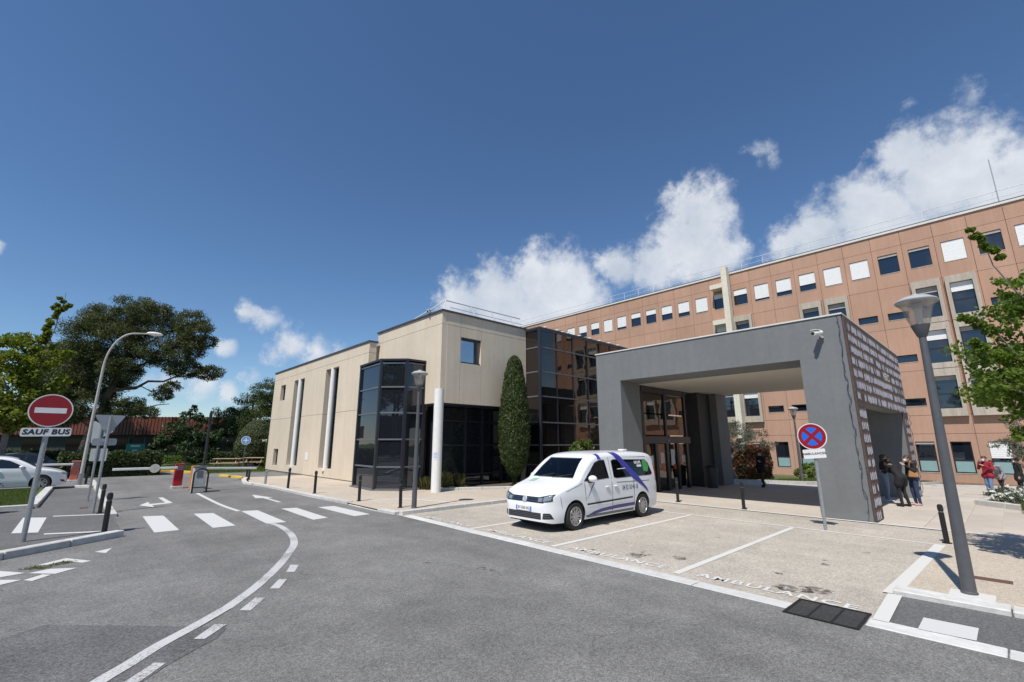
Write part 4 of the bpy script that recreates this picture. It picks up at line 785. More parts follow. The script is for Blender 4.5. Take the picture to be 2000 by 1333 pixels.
class Shell:
    def __init__(s, top, plan, rad, bottom, belt, tumble, crown=.03, tuck=.05):
        s.top = smooth_tab(top); s.plan = smooth_tab(plan); s.rad = smooth_tab(rad); s.bottom = bottom; s.belt = belt; s.tumble = tumble; s.crown = crown; s.tuck = tuck; s.L = top[-1][0]
    def wside(s, x, z):
        w = interp(s.plan, x)
        if z > s.belt: w -= s.tumble*(z-s.belt)**1.15
        if z < .5: w -= s.tuck*((.5-z)/.3)**2
        w += .012*math.exp(-((z-.78)/.12)**2)             # shoulder crease
        return w
    def zt(s, x): return interp(s.top, x)
    def half(s, x, z):
        zt = s.zt(x); r = min(interp(s.rad, x), (zt-interp(s.bottom, x))*.45); zc = zt-r
        if z <= zc: return s.wside(x, z)
        wt = s.wside(x, zc); q = max(0., 1-((min(z, zt)-zc)/r)**2.2); return wt-r*1.25+r*1.25*q**(1/2.2)
    def topz(s, x, y):
        zt = s.zt(x); r = min(interp(s.rad, x), (zt-interp(s.bottom, x))*.45); wt = s.wside(x, zt-r); y = abs(y); fl = wt-r*1.25
        if y <= fl: return zt+s.crown*(1-(y/max(fl, .01))**2)
        q = max(0., 1-((y-fl)/(r*1.25))**2.2); return zt-r+r*q**(1/2.2)
    def inside(s, x, y, z): return z <= s.topz(x, y) and abs(y) <= s.half(x, z) if 0 <= x <= s.L else False
    def frontx(s, y, z):
        lo, hi = 0., 2.6
        if s.inside(0, y, z): return 0.
        x = 0.
        while x < 2.6 and not s.inside(x, y, z): x += .02
        lo, hi = x-.02, x
        for _ in range(9):
            m = (lo+hi)/2
            if s.inside(m, y, z): hi = m
            else: lo = m
        return hi
    def body(s, stations):
        rings = []
        for x in stations:
            zb = interp(s.bottom, x); zt = s.zt(x); r = min(interp(s.rad, x), (zt-zb)*.45); zc = zt-r; P = []
            for k in range(13): z = zb+(zc-zb)*(k/12)**.9; P.append((s.wside(x, z), z))
            wt = s.wside(x, zc)
            for k in range(1, 8): a = R(90*k/7); P.append((wt-r*1.25+r*1.25*math.cos(a)**(2/2.2) if k < 7 else wt-r*1.25, zc+r*math.sin(a)**(2/2.2)))
            fl = wt-r*1.25
            for k in range(1, 5): y = fl*(1-k/4.); P.append((y, zt+s.crown*(1-(y/max(fl, .01))**2)))
            ring = [(x, -y, z) for y, z in P]+[(x, y, z) for y, z in P[-2::-1]]; rings.append(ring)
        n = len(rings[0]); b = MB(); vs = [v for r_ in rings for v in r_]; fs = []
        for i in range(len(rings)-1):
            for k in range(n): fs.append((i*n+k, i*n+(k+1) % n, (i+1)*n+(k+1) % n, (i+1)*n+k))
        fs.append(tuple(range(n-1, -1, -1))); fs.append(tuple(range((len(rings)-1)*n, len(rings)*n))); b.add(vs, fs); return b
    def patch_side(s, poly, side, eps=.004, nx=14, nz=6):
        xs = [p[0] for p in poly]; x0, x1 = min(xs), max(xs); V = []; F = []
        for i in range(nx+1):
            x = x0+(x1-x0)*(i/nx); x = min(max(x, x0+1e-4), x1-1e-4); zs = []
            for (a, b_) in zip(poly, poly[1:]+poly[:1]):
                if (a[0]-x)*(b_[0]-x) <= 0 and abs(a[0]-b_[0]) > 1e-9: zs.append(a[1]+(b_[1]-a[1])*(x-a[0])/(b_[0]-a[0]))
            z0, z1 = min(zs), max(zs)
            for j in range(nz+1): z = z0+(z1-z0)*j/nz; V.append((x, side*(s.half(x, z)+eps), z))
        for i in range(nx):
            for j in range(nz): q = (i*(nz+1)+j, (i+1)*(nz+1)+j, (i+1)*(nz+1)+j+1, i*(nz+1)+j+1); F.append(q if side < 0 else q[::-1])
        return V, F
    def patch_front(s, poly, eps=.006, ny=14, nz=8, lift=.004):
        ys = [p[0] for p in poly]; y0, y1 = min(ys), max(ys); V = []; F = []
        for i in range(ny+1):
            y = min(max(y0+(y1-y0)*i/ny, y0+1e-4), y1-1e-4); zs = []
            for (a, b_) in zip(poly, poly[1:]+poly[:1]):
                if (a[0]-y)*(b_[0]-y) <= 0 and abs(a[0]-b_[0]) > 1e-9: zs.append(a[1]+(b_[1]-a[1])*(y-a[0])/(b_[0]-a[0]))
            z0, z1 = min(zs), max(zs)
            for j in range(nz+1): z = z0+(z1-z0)*j/nz; V.append((s.frontx(y, z)-eps, y, z+lift))
        for i in range(ny):
            for j in range(nz): F.append((i*(nz+1)+j, i*(nz+1)+j+1, (i+1)*(nz+1)+j+1, (i+1)*(nz+1)+j))
        return V, F
CARGLASS = glass_mat('car_glass', (.012, .016, .018), 1.7, (.85, .95, 1.0), .01, 0); TYRE = mat('tyre', (.018, .018, .019), .85, .2, 30); ALLOY = mat('alloy', (.42, .42, .43), .3, .08, 8, metal=.75); PLAST = mat('black_plastic', (.02, .02, .021), .6, .15, 30)
HLENS = glass_mat('headlamp_lens', (.20, .22, .25), 1.8, (1, 1, 1), .03, 0); CHROME = mat('chrome', (.6, .61, .63), .15, .02, metal=1.)
def part(name, VF, m, parent, smooth=True): b = MB(); b.add(*VF); return b.build(name, m, parent, smooth=smooth, fixn=False)
def wheel(parent, x, y, r, w, spokes, side):
    t = empty('wheel', (x, y, r)); t.parent = parent
    ty = MB().lathe([(r*.66, -w*.46), (r*.93, -w*.5), (r*.985, -w*.42), (r, -w*.25), (r, w*.25), (r*.985, w*.42), (r*.93, w*.5), (r*.66, w*.46)], n=36, axis='y', cap=False).build('tyre', TYRE, t, smooth=True)
    b = MB(); b.lathe([(r*.67, side*w*.44), (r*.655, side*w*.47), (r*.62, side*w*.44), (r*.61, side*w*.2), (r*.3, side*w*.16), (0, side*w*.16)], n=36, axis='y', cap=False)
    b.build('rim_dish', mat('rim_dark', (.05, .05, .052), .5, .1), t, smooth=True)
    b = MB(); b.lathe([(r*.70, side*w*.45), (r*.69, side*w*.5), (r*.63, side*w*.49), (r*.61, side*w*.42)], n=36, axis='y', cap=False); b.lathe([(r*.17, side*w*.30), (r*.16, side*w*.42), (r*.1, side*w*.45), (0, side*w*.45)], n=20, axis='y', cap=False)
    for k in range(spokes):
        for da in (-.085, .085) if spokes > 6 else (-.16, .16):
            a = 2*math.pi*k/spokes+da; a2 = 2*math.pi*k/spokes+da*1.5
            b.bar((r*.13*math.cos(a), side*w*.37, r*.13*math.sin(a)), (r*.64*math.cos(a2), side*w*.42, r*.64*math.sin(a2)), r*.085 if spokes > 6 else r*.13, w*.1, up=(0, 1, 0))
    b.build('rim', ALLOY, t, smooth=False)
    return t
CARGLASS2 = bpy.data.materials.new('clear_car_glass'); CARGLASS2.use_nodes = True
def _cg():
    nt = CARGLASS2.node_tree; N = nt.nodes; L = nt.links; N.remove(N['Principled BSDF']); t = N.new('ShaderNodeBsdfTransparent'); t.inputs['Color'].default_value = (.42, .47, .46, 1); g = N.new('ShaderNodeBsdfGlossy'); g.inputs['Roughness'].default_value = .01
    f = N.new('ShaderNodeFresnel'); f.inputs['IOR'].default_value = 1.62; x = N.new('ShaderNodeMixShader'); L.new(f.outputs[0], x.inputs[0]); L.new(t.outputs[0], x.inputs[1]); L.new(g.outputs[0], x.inputs[2]); L.new(x.outputs[0], N['Material Output'].inputs[0])
_cg()
CABIN = mat('cabin_grey', (.07, .07, .072), .8, .1, 9)
def boolean(o, cutters):
    objs = []
    for mb in cutters:
        me = mb.mesh('c'); q = bmesh.new(); q.from_mesh(me); bmesh.ops.recalc_face_normals(q, faces=q.faces); q.to_mesh(me); q.free(); c = bpy.data.objects.new('c', me); COL.objects.link(c); objs.append(c)
        md = o.modifiers.new('b', 'BOOLEAN'); md.operation = 'DIFFERENCE'; md.object = c; md.solver = 'EXACT'
    p = o.parent; o.parent = None; bpy.context.view_layer.update(); new = bpy.data.meshes.new_from_object(o.evaluated_get(bpy.context.evaluated_depsgraph_get())); o.modifiers.clear(); o.data = new; o.parent = p
    for c in objs: bpy.data.objects.remove(c)
    return new
def cut_arches(o, arches, W, r_extra, S=None, extra=()):
    bm = MB()
    for x, r in arches:
        for s_ in (-1, 1): bm.lathe([(r+r_extra, s_*(W-.30)), (r+r_extra, s_*(W+.3))], c=(x, 0, r), n=40, axis='y')
    new = boolean(o, list(extra)+[bm]); paint = new.materials[0]; new.materials.clear(); [new.materials.append(q) for q in (paint, PLAST, CABIN)]
    for f in new.polygons:
        c_ = f.center; ins = any(abs(math.hypot(c_.x-x, c_.z-r)-(r+r_extra)) < .012 and abs(f.normal.y) < .6 or (abs(abs(c_.y)-(W-.3)) < .02 and math.hypot(c_.x-x, c_.z-r) < r+r_extra) for x, r in arches)
        f.material_index = 1 if ins else 0; f.use_smooth = True
        if S and c_.z > .5 and .95 < c_.x < 4.75 and abs(c_.y) < S.half(c_.x, c_.z)-.02 and c_.z < S.topz(c_.x, c_.y)-.02: f.material_index = 2; f.use_smooth = False
    try: new.set_sharp_from_angle(angle=R(35))
    except Exception: pass

def van():
    v = empty('white_van', (7.39, 7.54, 0), 0, 'white minivan ambulance taxi with blue stripes parked in the second bay', 'van')
    v.scale = (.905,)*3
    VW = mat('van_white', (.78, .79, .80), .28, .015, 2, coat=.6)
    top = [(0, .54), (.04, .68), (.10, .785), (.18, .85), (.4, .95), (.75, 1.06), (1.0, 1.14), (1.25, 1.36), (1.5, 1.56), (1.72, 1.69), (1.95, 1.755), (2.5, 1.795), (3.3, 1.80), (4.1, 1.785), (4.5, 1.755), (4.68, 1.70), (4.78, 1.52), (4.84, 1.1), (4.86, .95)]
    plan = [(0, .52), (.04, .64), (.10, .72), (.22, .80), (.42, .865), (.8, .895), (1.5, .90), (3.5, .90), (4.3, .885), (4.65, .85), (4.8, .80), (4.86, .74)]
    rad = [(0, .06), (.15, .08), (.6, .11), (1.0, .12), (1.4, .14), (2, .17), (4.2, .18), (4.6, .16), (4.86, .06)]
    S = Shell(top, plan, rad, [(0, .24), (.2, .2), (1.3, .2), (4.5, .22), (4.86, .3)], 1.06, .20, .025, .05)
    st = [0, .015, .04, .07, .10, .14, .18, .24, .32, .42, .55, .7, .85, 1.0, 1.1, 1.2, 1.3, 1.4, 1.5, 1.6, 1.72, 1.84, 1.95, 2.1, 2.4, 2.8, 3.2, 3.6, 4.0, 4.3, 4.5, 4.6, 4.68, 4.74, 4.79, 4.82, 4.845, 4.86]
    body = S.body(st).build('body', VW, v, smooth=True); AR = [(.87, .315), (3.86, .315)]; 
    prof = [(1.22, .55), (1.22, 1.12), (1.72, 1.58), (1.98, 1.645), (4.3, 1.645), (4.56, 1.45), (4.66, .95), (4.66, .55)]; cab = MB().prism([(x, -.735, z) for x, z in prof], (0, 1.47, 0))
    FW = [(1.22, 1.10), (1.30, 1.17), (1.78, 1.55), (1.98, 1.60), (2.22, 1.61), (2.30, 1.13), (1.5, 1.10)]; RW = [(2.50, 1.14), (2.50, 1.57), (2.56, 1.61), (4.25, 1.57), (4.36, 1.51), (4.52, 1.16), (4.46, 1.12), (2.56, 1.11)]; sh_ = lambda P, k=.965: [((x-sum(p[0] for p in P)/len(P))*k+sum(p[0] for p in P)/len(P), (z-sum(p[1] for p in P)/len(P))*k*.97+sum(p[1] for p in P)/len(P)) for x, z in P]
    cs = [cab]+[MB().prism([(x, s_*.6, z) for x, z in sh_(P)], (0, s_*.5, 0)) for P in (FW, RW) for s_ in (-1, 1)]+[MB().prism([(.85, y, z) for y, z in ((-.68, 1.185), (.68, 1.185), (.545, 1.64), (-.545, 1.64))], (1.15, 0, 0))]
    cut_arches(body, AR, .9, .065, S, cs)
    seat = mat('seat_cloth', (.10, .10, .11), .9, .2, 20)
    for x, y in ((2.15, -.38), (2.15, .38), (3.1, -.5), (3.1, 0), (3.1, .5)):
        q = empty('seat', (x, y, 0)); q.parent = v; MB().box(-.45, .1, -.23, .23, .56, .72).build('cushion', seat, q, bevel=.04); MB().prism([(.02, -.22, .7), (.14, -.22, .7), (.3, -.2, 1.24), (.2, -.2, 1.26)], (0, .42, 0)).build('backrest', seat, q, bevel=.02); MB().box(.2, .29, -.12, .12, 1.27, 1.45).build('headrest', seat, q, bevel=.03)
    MB().tube([(1.62+.06*math.sin(R(a)), -.38+.18*math.cos(R(a)), 1.06+.17*math.sin(R(a))) for a in range(0, 361, 20)], .014, 6).build('steering_wheel', PLAST, v)
    for x, r in AR:
        for s_ in (-1, 1): wheel(v, x, s_*.80, r, .205, 10, s_)
    # glass
    part('windshield', S.patch_front([(-.70, 1.165), (.70, 1.165), (.56, 1.655), (-.56, 1.655)], ny=20, nz=10), CARGLASS2, v)
    for s_ in (-1, 1):
        part('front_window', S.patch_side([(1.22, 1.10), (1.30, 1.17), (1.78, 1.55), (1.98, 1.60), (2.22, 1.61), (2.30, 1.13), (1.5, 1.10)], s_), CARGLASS2, v)
        w = part('rear_window', S.patch_side([(2.50, 1.14), (2.50, 1.57), (2.56, 1.61), (4.25, 1.57), (4.36, 1.51), (4.52, 1.16), (4.46, 1.12), (2.56, 1.11)], s_), CARGLASS2, v)
        part('quarter_light_bar', S.patch_side([(1.52, 1.10), (1.56, 1.10), (1.56, 1.37), (1.52, 1.34)], s_, .006, 2, 4), PLAST, v)
        part('rub_strip', S.patch_side([(1.32, .53), (1.32, .57), (3.35, .60), (3.35, .56)], s_, .012, 12, 1), PLAST, v)
        SEAM = mat('panel_gap', (.05, .05, .05), .7, 0)
        for q in ([(2.39, .3), (2.405, .3), (2.405, 1.66), (2.39, 1.66)], [(1.27, .62), (1.285, .62), (1.245, 1.08), (1.23, 1.08)], [(3.42, .42), (3.435, .42), (3.445, 1.1), (3.43, 1.1)], [(2.62, 1.0), (4.3, .97), (4.3, .985), (2.62, 1.015)], [(.34, .845), (.36, .835), (1.18, 1.065), (1.18, 1.075)], [(.42, .5), (.43, .5), (.36, .83), (.35, .83)], [(1.28, .28), (3.42, .28), (3.42, .292), (1.28, .292)], [(2.39, 1.655), (2.405, 1.655), (4.3, 1.64), (4.3, 1.65)]): part('panel_gap', S.patch_side(q, s_, .003, 3, 8), SEAM, v)
        for x in (2.18, 2.56): b = MB(); b.ell((x, s_*(S.half(x, .92)+.02), .92), (.095, .022, .02)); b.build('door_handle', VW, v, smooth=True)
        m = MB(); m.ell((1.42, s_*(S.half(1.4, 1.14)+.13), 1.16), (.10, .12, .085)); mr = m.build('mirror', VW, v, smooth=True); MB().box(1.38, 1.48, s_*(S.half(1.4, 1.08)-.02), s_*(S.half(1.4, 1.08)+.12), 1.06, 1.1).build('mirror_arm', PLAST, mr)
        part('sill_trim', S.patch_side([(1.32, .235), (1.32, .27), (3.4, .27), (3.4, .235)], s_, .01, 10, 1), FRAMEG, v)
        part('tail_lamp', S.patch_side([(4.70, .95), (4.70, 1.45), (4.76, 1.5), (4.80, 1.3), (4.82, .95)], s_, .004, 6, 6), mat('tail_red', (.3, .01, .015), .3, 0), v)
    # blue graphics and lettering on the side towards the road
    BL = mat('van_blue', (.05, .045, .30), .4, 0); s_ = -1
    part('blue_stripe', S.patch_side([(2.56, 1.785), (2.84, 1.785), (3.72, 1.10), (4.12, .77), (4.22, .63), (3.9, .83), (3.40, 1.08)], s_, .0065, 40, 8), BL, v)
    part('blue_stripe', S.patch_side([(1.92, 1.62), (2.08, 1.62), (2.05, 1.76), (1.90, 1.74)], s_, .0065, 6, 8), BL, v)
    part('blue_stripe', S.patch_side([(1.30, .66), (1.34, .70), (1.66, 1.06), (1.60, 1.05)], s_, .005, 8, 4), BL, v)
    part('blue_wave', S.patch_side([(1.27, .26), (1.6, .36), (2.0, .41), (2.6, .44), (3.45, .44), (3.45, .36), (2.6, .35), (2.0, .33), (1.6, .29)], s_, .005, 30, 3), mat('van_violet', (.07, .05, .22), .4, 0), v)
    t = text('phone_number', '04 92 18 44 18', .185, mat('van_ink', (.06, .05, .10), .5, 0), v, (3.24, -(S.half(3.2, .84)+.008), .845), (R(90), 0, 0), sx=.68, bold=.001); t.rotation_euler = (R(90+3), 0, R(.2))
    part('window_sticker', S.patch_side([(4.02, 1.25), (4.06, 1.56), (4.28, 1.54), (4.36, 1.36), (4.24, 1.22)], s_, .0075, 8, 5), mat('sticker_green', (.05, .30, .09), .4, .4, 30), v)
    text('window_lettering', 'GROUPE', .11, SW, v, (3.78, -(S.half(3.78, 1.49)+.011), 1.49), (R(90-15), 0, 0), bold=.004, sx=.8); part('white_print', S.patch_side([(3.72, 1.37), (3.72, 1.43), (3.97, 1.43), (3.97, 1.37)], s_, .008, 4, 2), SW, v); part('white_print', S.patch_side([(2.72, 1.335), (2.72, 1.355), (3.12, 1.365), (3.12, 1.345)], s_, .008, 4, 1), SW, v)
    # face
    part('grille', S.patch_front([(-.62, .655), (.62, .655), (.62, .775), (-.62, .775)], .008, 20, 3), mat('grille_black', (.015, .015, .016), .4, .2, 30), v)
    for z in (.69, .735): part('grille_bar', S.patch_front([(-.60, z), (.60, z), (.60, z+.008), (-.60, z+.008)], .014, 20, 1), CHROME, v)
    part('lower_grille', S.patch_front([(-.55, .29), (.55, .29), (.55, .43), (-.55, .43)], .006, 20, 3), PLAST, v)
    for z in (.325, .36, .395): part('grille_bar', S.patch_front([(-.53, z), (.53, z), (.53, z+.008), (-.53, z+.008)], .011, 20, 1), FRAMEG, v)
    for s2 in (-1, 1):
        q = lambda P: [(s2*a, b_) for a, b_ in (P if s2 > 0 else P[::-1])]
        part('headlight', S.patch_front(q([(.40, .65), (.79, .69), (.815, .855), (.70, .835), (.40, .765)]), .008, 14, 6), mat('lamp_dark', (.04, .045, .05), .3, .1, 30), v); h = part('headlight_lens', S.patch_front(q([(.60, .685), (.78, .715), (.79, .825), (.70, .815), (.60, .79)]), .016, 8, 5), HLENS, v); 
        part('indicator', S.patch_front(q([(.45, .675), (.57, .685), (.57, .765), (.45, .755)]), .016, 5, 4), HLENS, v)
        part('fog_insert', S.patch_front(q([(.585, .30), (.78, .30), (.75, .43), (.61, .43)]), .007, 8, 4), PLAST, v)
        for z in (.335, .38): part('fog_bar', S.patch_front(q([(.61, z), (.74, z), (.74, z+.012), (.61, z+.012)]), .012, 6, 1), FRAMEG, v)
    x0 = S.frontx(0, .73); e = empty('emblem', (x0-.024, 0, .712), R(-90)); e.parent = v; e.rotation_euler = (R(-14), 0, R(-90)); CHR2 = mat('emblem_silver', (.62, .63, .65), .35, .02, metal=.5); MB().lathe([(.066, -.001), (.066, .004)], n=24, axis='y').build('emblem_ground', PLAST, e)
    MB().lathe([(.072, -.006), (.078, 0), (.072, .006), (.064, 0)], n=28, axis='y').build('emblem_ring', CHR2, e, smooth=True); text('emblem_letters', 'V', .075, CHR2, e, (0, -.006, .026), (R(90), 0, 0), extrude=.004, sx=.95); text('emblem_letters', 'W', .075, CHR2, e, (0, -.006, -.022), (R(90), 0, 0), extrude=.004, sx=.9)
    x0 = S.frontx(0, .50); pl = empty('number_plate', (x0-.014, 0, .51)); pl.parent = v; pl.rotation_euler = (R(-6), 0, R(-90)); b = MB(); plate(b, .52, .11, -.006, .006, .01); b.build('plate', SW, pl); [MB().box(x, x+.04, -.0075, -.0065, -.05, .05).build('blue_band', BLUE, pl) for x in (-.255, .215)]
    text('plate_text', 'EY-760-VG', .088, INK, pl, (0, -.0085, 0), (R(90), 0, 0), sx=.95, bold=.001)
    part('hood_sticker', ([(x, y, S.topz(x, y)+.004) for x in (.72, .79, .86, .93) for y in (.34, .41, .48, .55)], [(4*i+j, 4*i+4+j, 4*i+5+j, 4*i+1+j) for i in range(3) for j in range(3)]), mat('hood_green', (.25, .5, .3), .4, .5, 40), v)
    WIP = PLAST; MB().tube([(S.frontx(-.1, 1.17)-.02, -.05, 1.18), (S.frontx(-.6, 1.24)-.02, -.62, 1.26)], .01, 6).build('wiper', WIP, v); MB().tube([(S.frontx(.5, 1.17)-.02, .45, 1.18), (S.frontx(0, 1.24)-.02, -.05, 1.27)], .01, 6).build('wiper', WIP, v)
    MB().box(4.2, 4.42, -.1, .1, 1.81, 1.85).build('roof_light', WHITE, v, bevel=.015); MB().box(.2, 4.6, -.7, .7, .17, .26).build('underbody', PLAST, v)
    MB().prism([(1.225, -.73, .6), (1.225, -.73, 1.11), (1.42, -.73, 1.12), (1.55, -.73, 1.0), (1.5, -.73, .6)], (0, 1.46, 0)).build('dashboard', PLAST, v)
van()

def hatchback(name, loc, rz, label, paint, group=None, plate_txt=None, full=True):
    v = empty(name, loc, rz, label, 'car', group); v.scale = (.92,)*3
    top = [(0, .50), (.03, .62), (.08, .69), (.2, .76), (.5, .86), (.85, .93), (1.02, .97), (1.3, 1.14), (1.6, 1.30), (1.85, 1.385), (2.2, 1.43), (2.6, 1.42), (3.2, 1.36), (3.6, 1.26), (3.85, 1.05), (3.98, .85), (4.05, .7)]
    plan = [(0, .50), (.04, .62), (.12, .72), (.3, .82), (.55, .875), (1.0, .895), (2.6, .895), (3.4, .885), (3.8, .84), (4.05, .7)]
    rad = [(0, .06), (.2, .08), (.8, .10), (1.3, .12), (2, .15), (3.4, .16), (4.05, .06)]
    S = Shell(top, plan, rad, [(0, .24), (.2, .18), (3.7, .2), (4.05, .3)], .92, .42, .025, .05)
    st = [0, .015, .04, .08, .13, .2, .3, .42, .55, .7, .85, .95, 1.05, 1.15, 1.3, 1.45, 1.6, 1.75, 1.85, 2.0, 2.2, 2.5, 2.8, 3.1, 3.35, 3.55, 3.7, 3.82, 3.92, 3.99, 4.05]
    body = S.body(st).build('body', paint, v, smooth=True); AR = [(.80, .31), (3.38, .31)]; cut_arches(body, AR, .895, .05)
    for x, r in AR:
        for s_ in (-1, 1): wheel(v, x, s_*.80, r, .2, 5, s_)
    part('windshield', S.patch_front([(-.70, .985), (.70, .985), (.54, 1.335), (-.54, 1.335)], ny=18, nz=8), CARGLASS, v)
    for s_ in (-1, 1):
        part('front_window', S.patch_side([(1.30, .95), (1.42, 1.03), (1.84, 1.26), (2.16, 1.34), (2.20, .965), (1.6, .95)], s_, nx=16), CARGLASS, v); part('rear_window', S.patch_side([(2.27, .965), (2.27, 1.35), (2.7, 1.34), (3.05, 1.27), (3.22, 1.02), (2.9, .99)], s_, nx=16), CARGLASS, v)
        m = MB(); m.ell((1.46, s_*(S.half(1.45, .99)+.1), 1.0), (.08, .11, .07)); m.build('mirror', paint, v, smooth=True)
        b = MB(); b.ell((2.1, s_*(S.half(2.1, .82)+.015), .82), (.09, .02, .016)); b.build('door_handle', paint, v, smooth=True)
        part('panel_gap', S.patch_side([(2.235, .25), (2.247, .25), (2.247, 1.33), (2.235, 1.33)], s_, .003, 2, 8), mat('panel_gap', (.09, .09, .09)), v)
        q = lambda P: [(s_*a, b_) for a, b_ in (P if s_ > 0 else P[::-1])]
        part('headlight', S.patch_front(q([(.44, .60), (.74, .64), (.80, .735), (.64, .725), (.46, .67)]), .008, 12, 5), HLENS, v); part('fog_insert', S.patch_front(q([(.60, .30), (.74, .33), (.78, .43), (.66, .40)]), .006, 6, 3), PLAST, v)
    part('upper_grille', S.patch_front([(-.44, .60), (-.2, .54), (.2, .54), (.44, .60), (.44, .645), (-.44, .645)], .008, 14, 4), PLAST, v); part('lower_grille', S.patch_front([(-.55, .26), (.55, .26), (.5, .38), (-.5, .38)], .006, 16, 3), PLAST, v)
    x0 = S.frontx(0, .6); e = MB().prism([(x0-.03, 0, .68), (x0-.03, .055, .6), (x0-.03, 0, .52), (x0-.03, -.055, .6)], (.02, 0, 0)); e.prism([(x0-.034, 0, .645), (x0-.034, .022, .6), (x0-.034, 0, .555), (x0-.034, -.022, .6)], (.003, 0, 0)); e.build('emblem', CHROME, v)
    pl = empty('number_plate', (S.frontx(0, .43)-.012, 0, .42)); pl.parent = v; pl.rotation_euler = (0, 0, R(-90)); b = MB(); plate(b, .5, .1, -.006, .006, .01); b.build('plate', SW, pl)
    MB().box(.3, 3.8, -.68, .68, .16, .25).build('underbody', PLAST, v)
    return v
hatchback('white_hatchback', (-.1, 27.45, 0), R(180), 'white hatchback parked nose to the road left of the barriers', mat('clio_white', (.77, .78, .79), .28, .015, 2, coat=.6))
hatchback('white_hatchback', (-2.9, 33.0, .05), R(180), 'second white car showing its roof behind the nearer white hatchback', MATS['clio_white'])
hatchback('dark_car', (.2, 36.3, 0), R(180), 'dark car parked in the shade behind the salmon barrier arm', mat('car_black', (.02, .02, .024), .25, .02, coat=.7))
hatchback('dark_car', (-4.8, 37.0, 0), R(180), 'dark car parked in the shade at the left edge under the tree', MATS['car_black'])
# ================================================================== vegetation
def leaf_quads(C, ln, wd, nrm=None, jitter=1.0, droop=0., curl=True):
    n = len(C); N_ = rng.normal(size=(n, 3)); 
    if nrm is not None: N_ = nrm+jitter*N_*.6
    N_ /= np.linalg.norm(N_, axis=1, keepdims=True)+1e-9
    T = rng.normal(size=(n, 3)); T[:, 2] -= droop; T -= N_*np.sum(T*N_, 1, keepdims=True); T /= np.linalg.norm(T, axis=1, keepdims=True)+1e-9
    B = np.cross(N_, T); s = rng.uniform(.65, 1.35, (n, 1)); L_ = T*ln*s/2; W_ = B*wd*s/2
    V = np.stack([C-L_, C+W_-L_*.1, C+L_, C-W_-L_*.1], 1).reshape(-1, 3); F = np.arange(4*n).reshape(n, 4); return V, F
def clump_pts(c, r, n, shell=.45):
    u = rng.normal(size=(n, 3)); u /= np.linalg.norm(u, axis=1, keepdims=True); q = (shell+(1-shell)*rng.random((n, 1))**.7)
    # uneven surface: push out along a few random lobes
    k = rng.normal(size=(5, 3)); k /= np.linalg.norm(k, axis=1, keepdims=True); lob = 1+.28*np.max(u@k.T, axis=1, keepdims=True)-.2*rng.random((n, 1))
    return np.array(c)+u*q*lob*np.array(r), u
def crown(name, clumps, ln, wd, dens, m, parent, shell=.45, droop=0., sub=0, jitter=1.6, flat=.75):
    Vs = []; Fs = []; off = 0
    for (c, r) in clumps:
        r3 = (r, r, r*flat) if isinstance(r, (int, float)) else r
        if sub:                                            # a clump is itself made of tufts with gaps between
            pc, pn = clump_pts(c, r3, sub, .55)
            for p in pc: q, u = clump_pts(p, tuple(x*.33 for x in r3), max(6, int(dens*r3[0]**2/sub)), .15); V, F = leaf_quads(q, ln, wd, u, jitter, droop); Vs.append(V); Fs.append(F+off); off += len(V)
        else: q, u = clump_pts(c, r3, int(dens*r3[0]**2), shell); V, F = leaf_quads(q, ln, wd, u, jitter, droop); Vs.append(V); Fs.append(F+off); off += len(V)
    return link(name, np_mesh(name, np.concatenate(Vs), np.concatenate(Fs)), m, parent)
def limbs(name, paths, m, parent):
    b = MB()
    for pts, r0, r1 in paths: n = len(pts); b.tube(pts, [r0+(r1-r0)*i/(n-1) for i in range(n)], 9)
    return b.build(name, m, parent, smooth=True)
def wob(a, b, n, amp):
    a, b = Vector(a), Vector(b); return [tuple(a+(b-a)*i/n+(Vector((random.uniform(-1, 1), random.uniform(-1, 1), random.uniform(-1, 1)))*amp if 0 < i < n else Vector())) for i in range(n+1)]
LPINE = leaf_mat('pine_needles', (.042, .056, .020), (.10, .115, .045), .3, (.14, .12, .06)); LPINE2 = leaf_mat('pine_needles_b', (.04, .06, .018), (.10, .125, .04), .3)
LMAP = leaf_mat('bright_leaves', (.07, .11, .012), (.19, .22, .03), .5, (.28, .22, .05)); LMAG = leaf_mat('magnolia_leaves', (.018, .038, .012), (.05, .085, .028), .12, (.11, .13, .07))
LNEAR = leaf_mat('plane_leaves', (.075, .13, .016), (.17, .24, .045), .5, (.24, .24, .06)); LOLV = leaf_mat('olive_leaves', (.06, .07, .05), (.15, .16, .13), .25, (.25, .26, .23))
LCYP = leaf_mat('cypress_scales', (.028, .048, .012), (.065, .095, .022), .15, (.09, .085, .03)); LHED = leaf_mat('hedge_leaves', (.025, .045, .012), (.06, .09, .024), .25); LPHO = leaf_mat('photinia_leaves', (.03, .06, .015), (.12, .025, .02), .3, (.24, .03, .025))
LGRS = leaf_mat('grass_blades', (.055, .09, .018), (.13, .17, .045), .35, (.22, .2, .09)); LSTR = leaf_mat('straw_blades', (.09, .11, .03), (.24, .22, .09), .35); LBUS = leaf_mat('bush_leaves', (.06, .11, .015), (.16, .22, .04), .4)
CR = R(-43)                                                # trees are laid out across the view: local x to the right
def lat(fw, px): return fw*(px-1000)/911.
def wpos(fw, px, z=0.): r = lat(fw, px); return (r*math.cos(R(43))+fw*math.sin(R(43)), -r*math.sin(R(43))+fw*math.cos(R(43)), z)
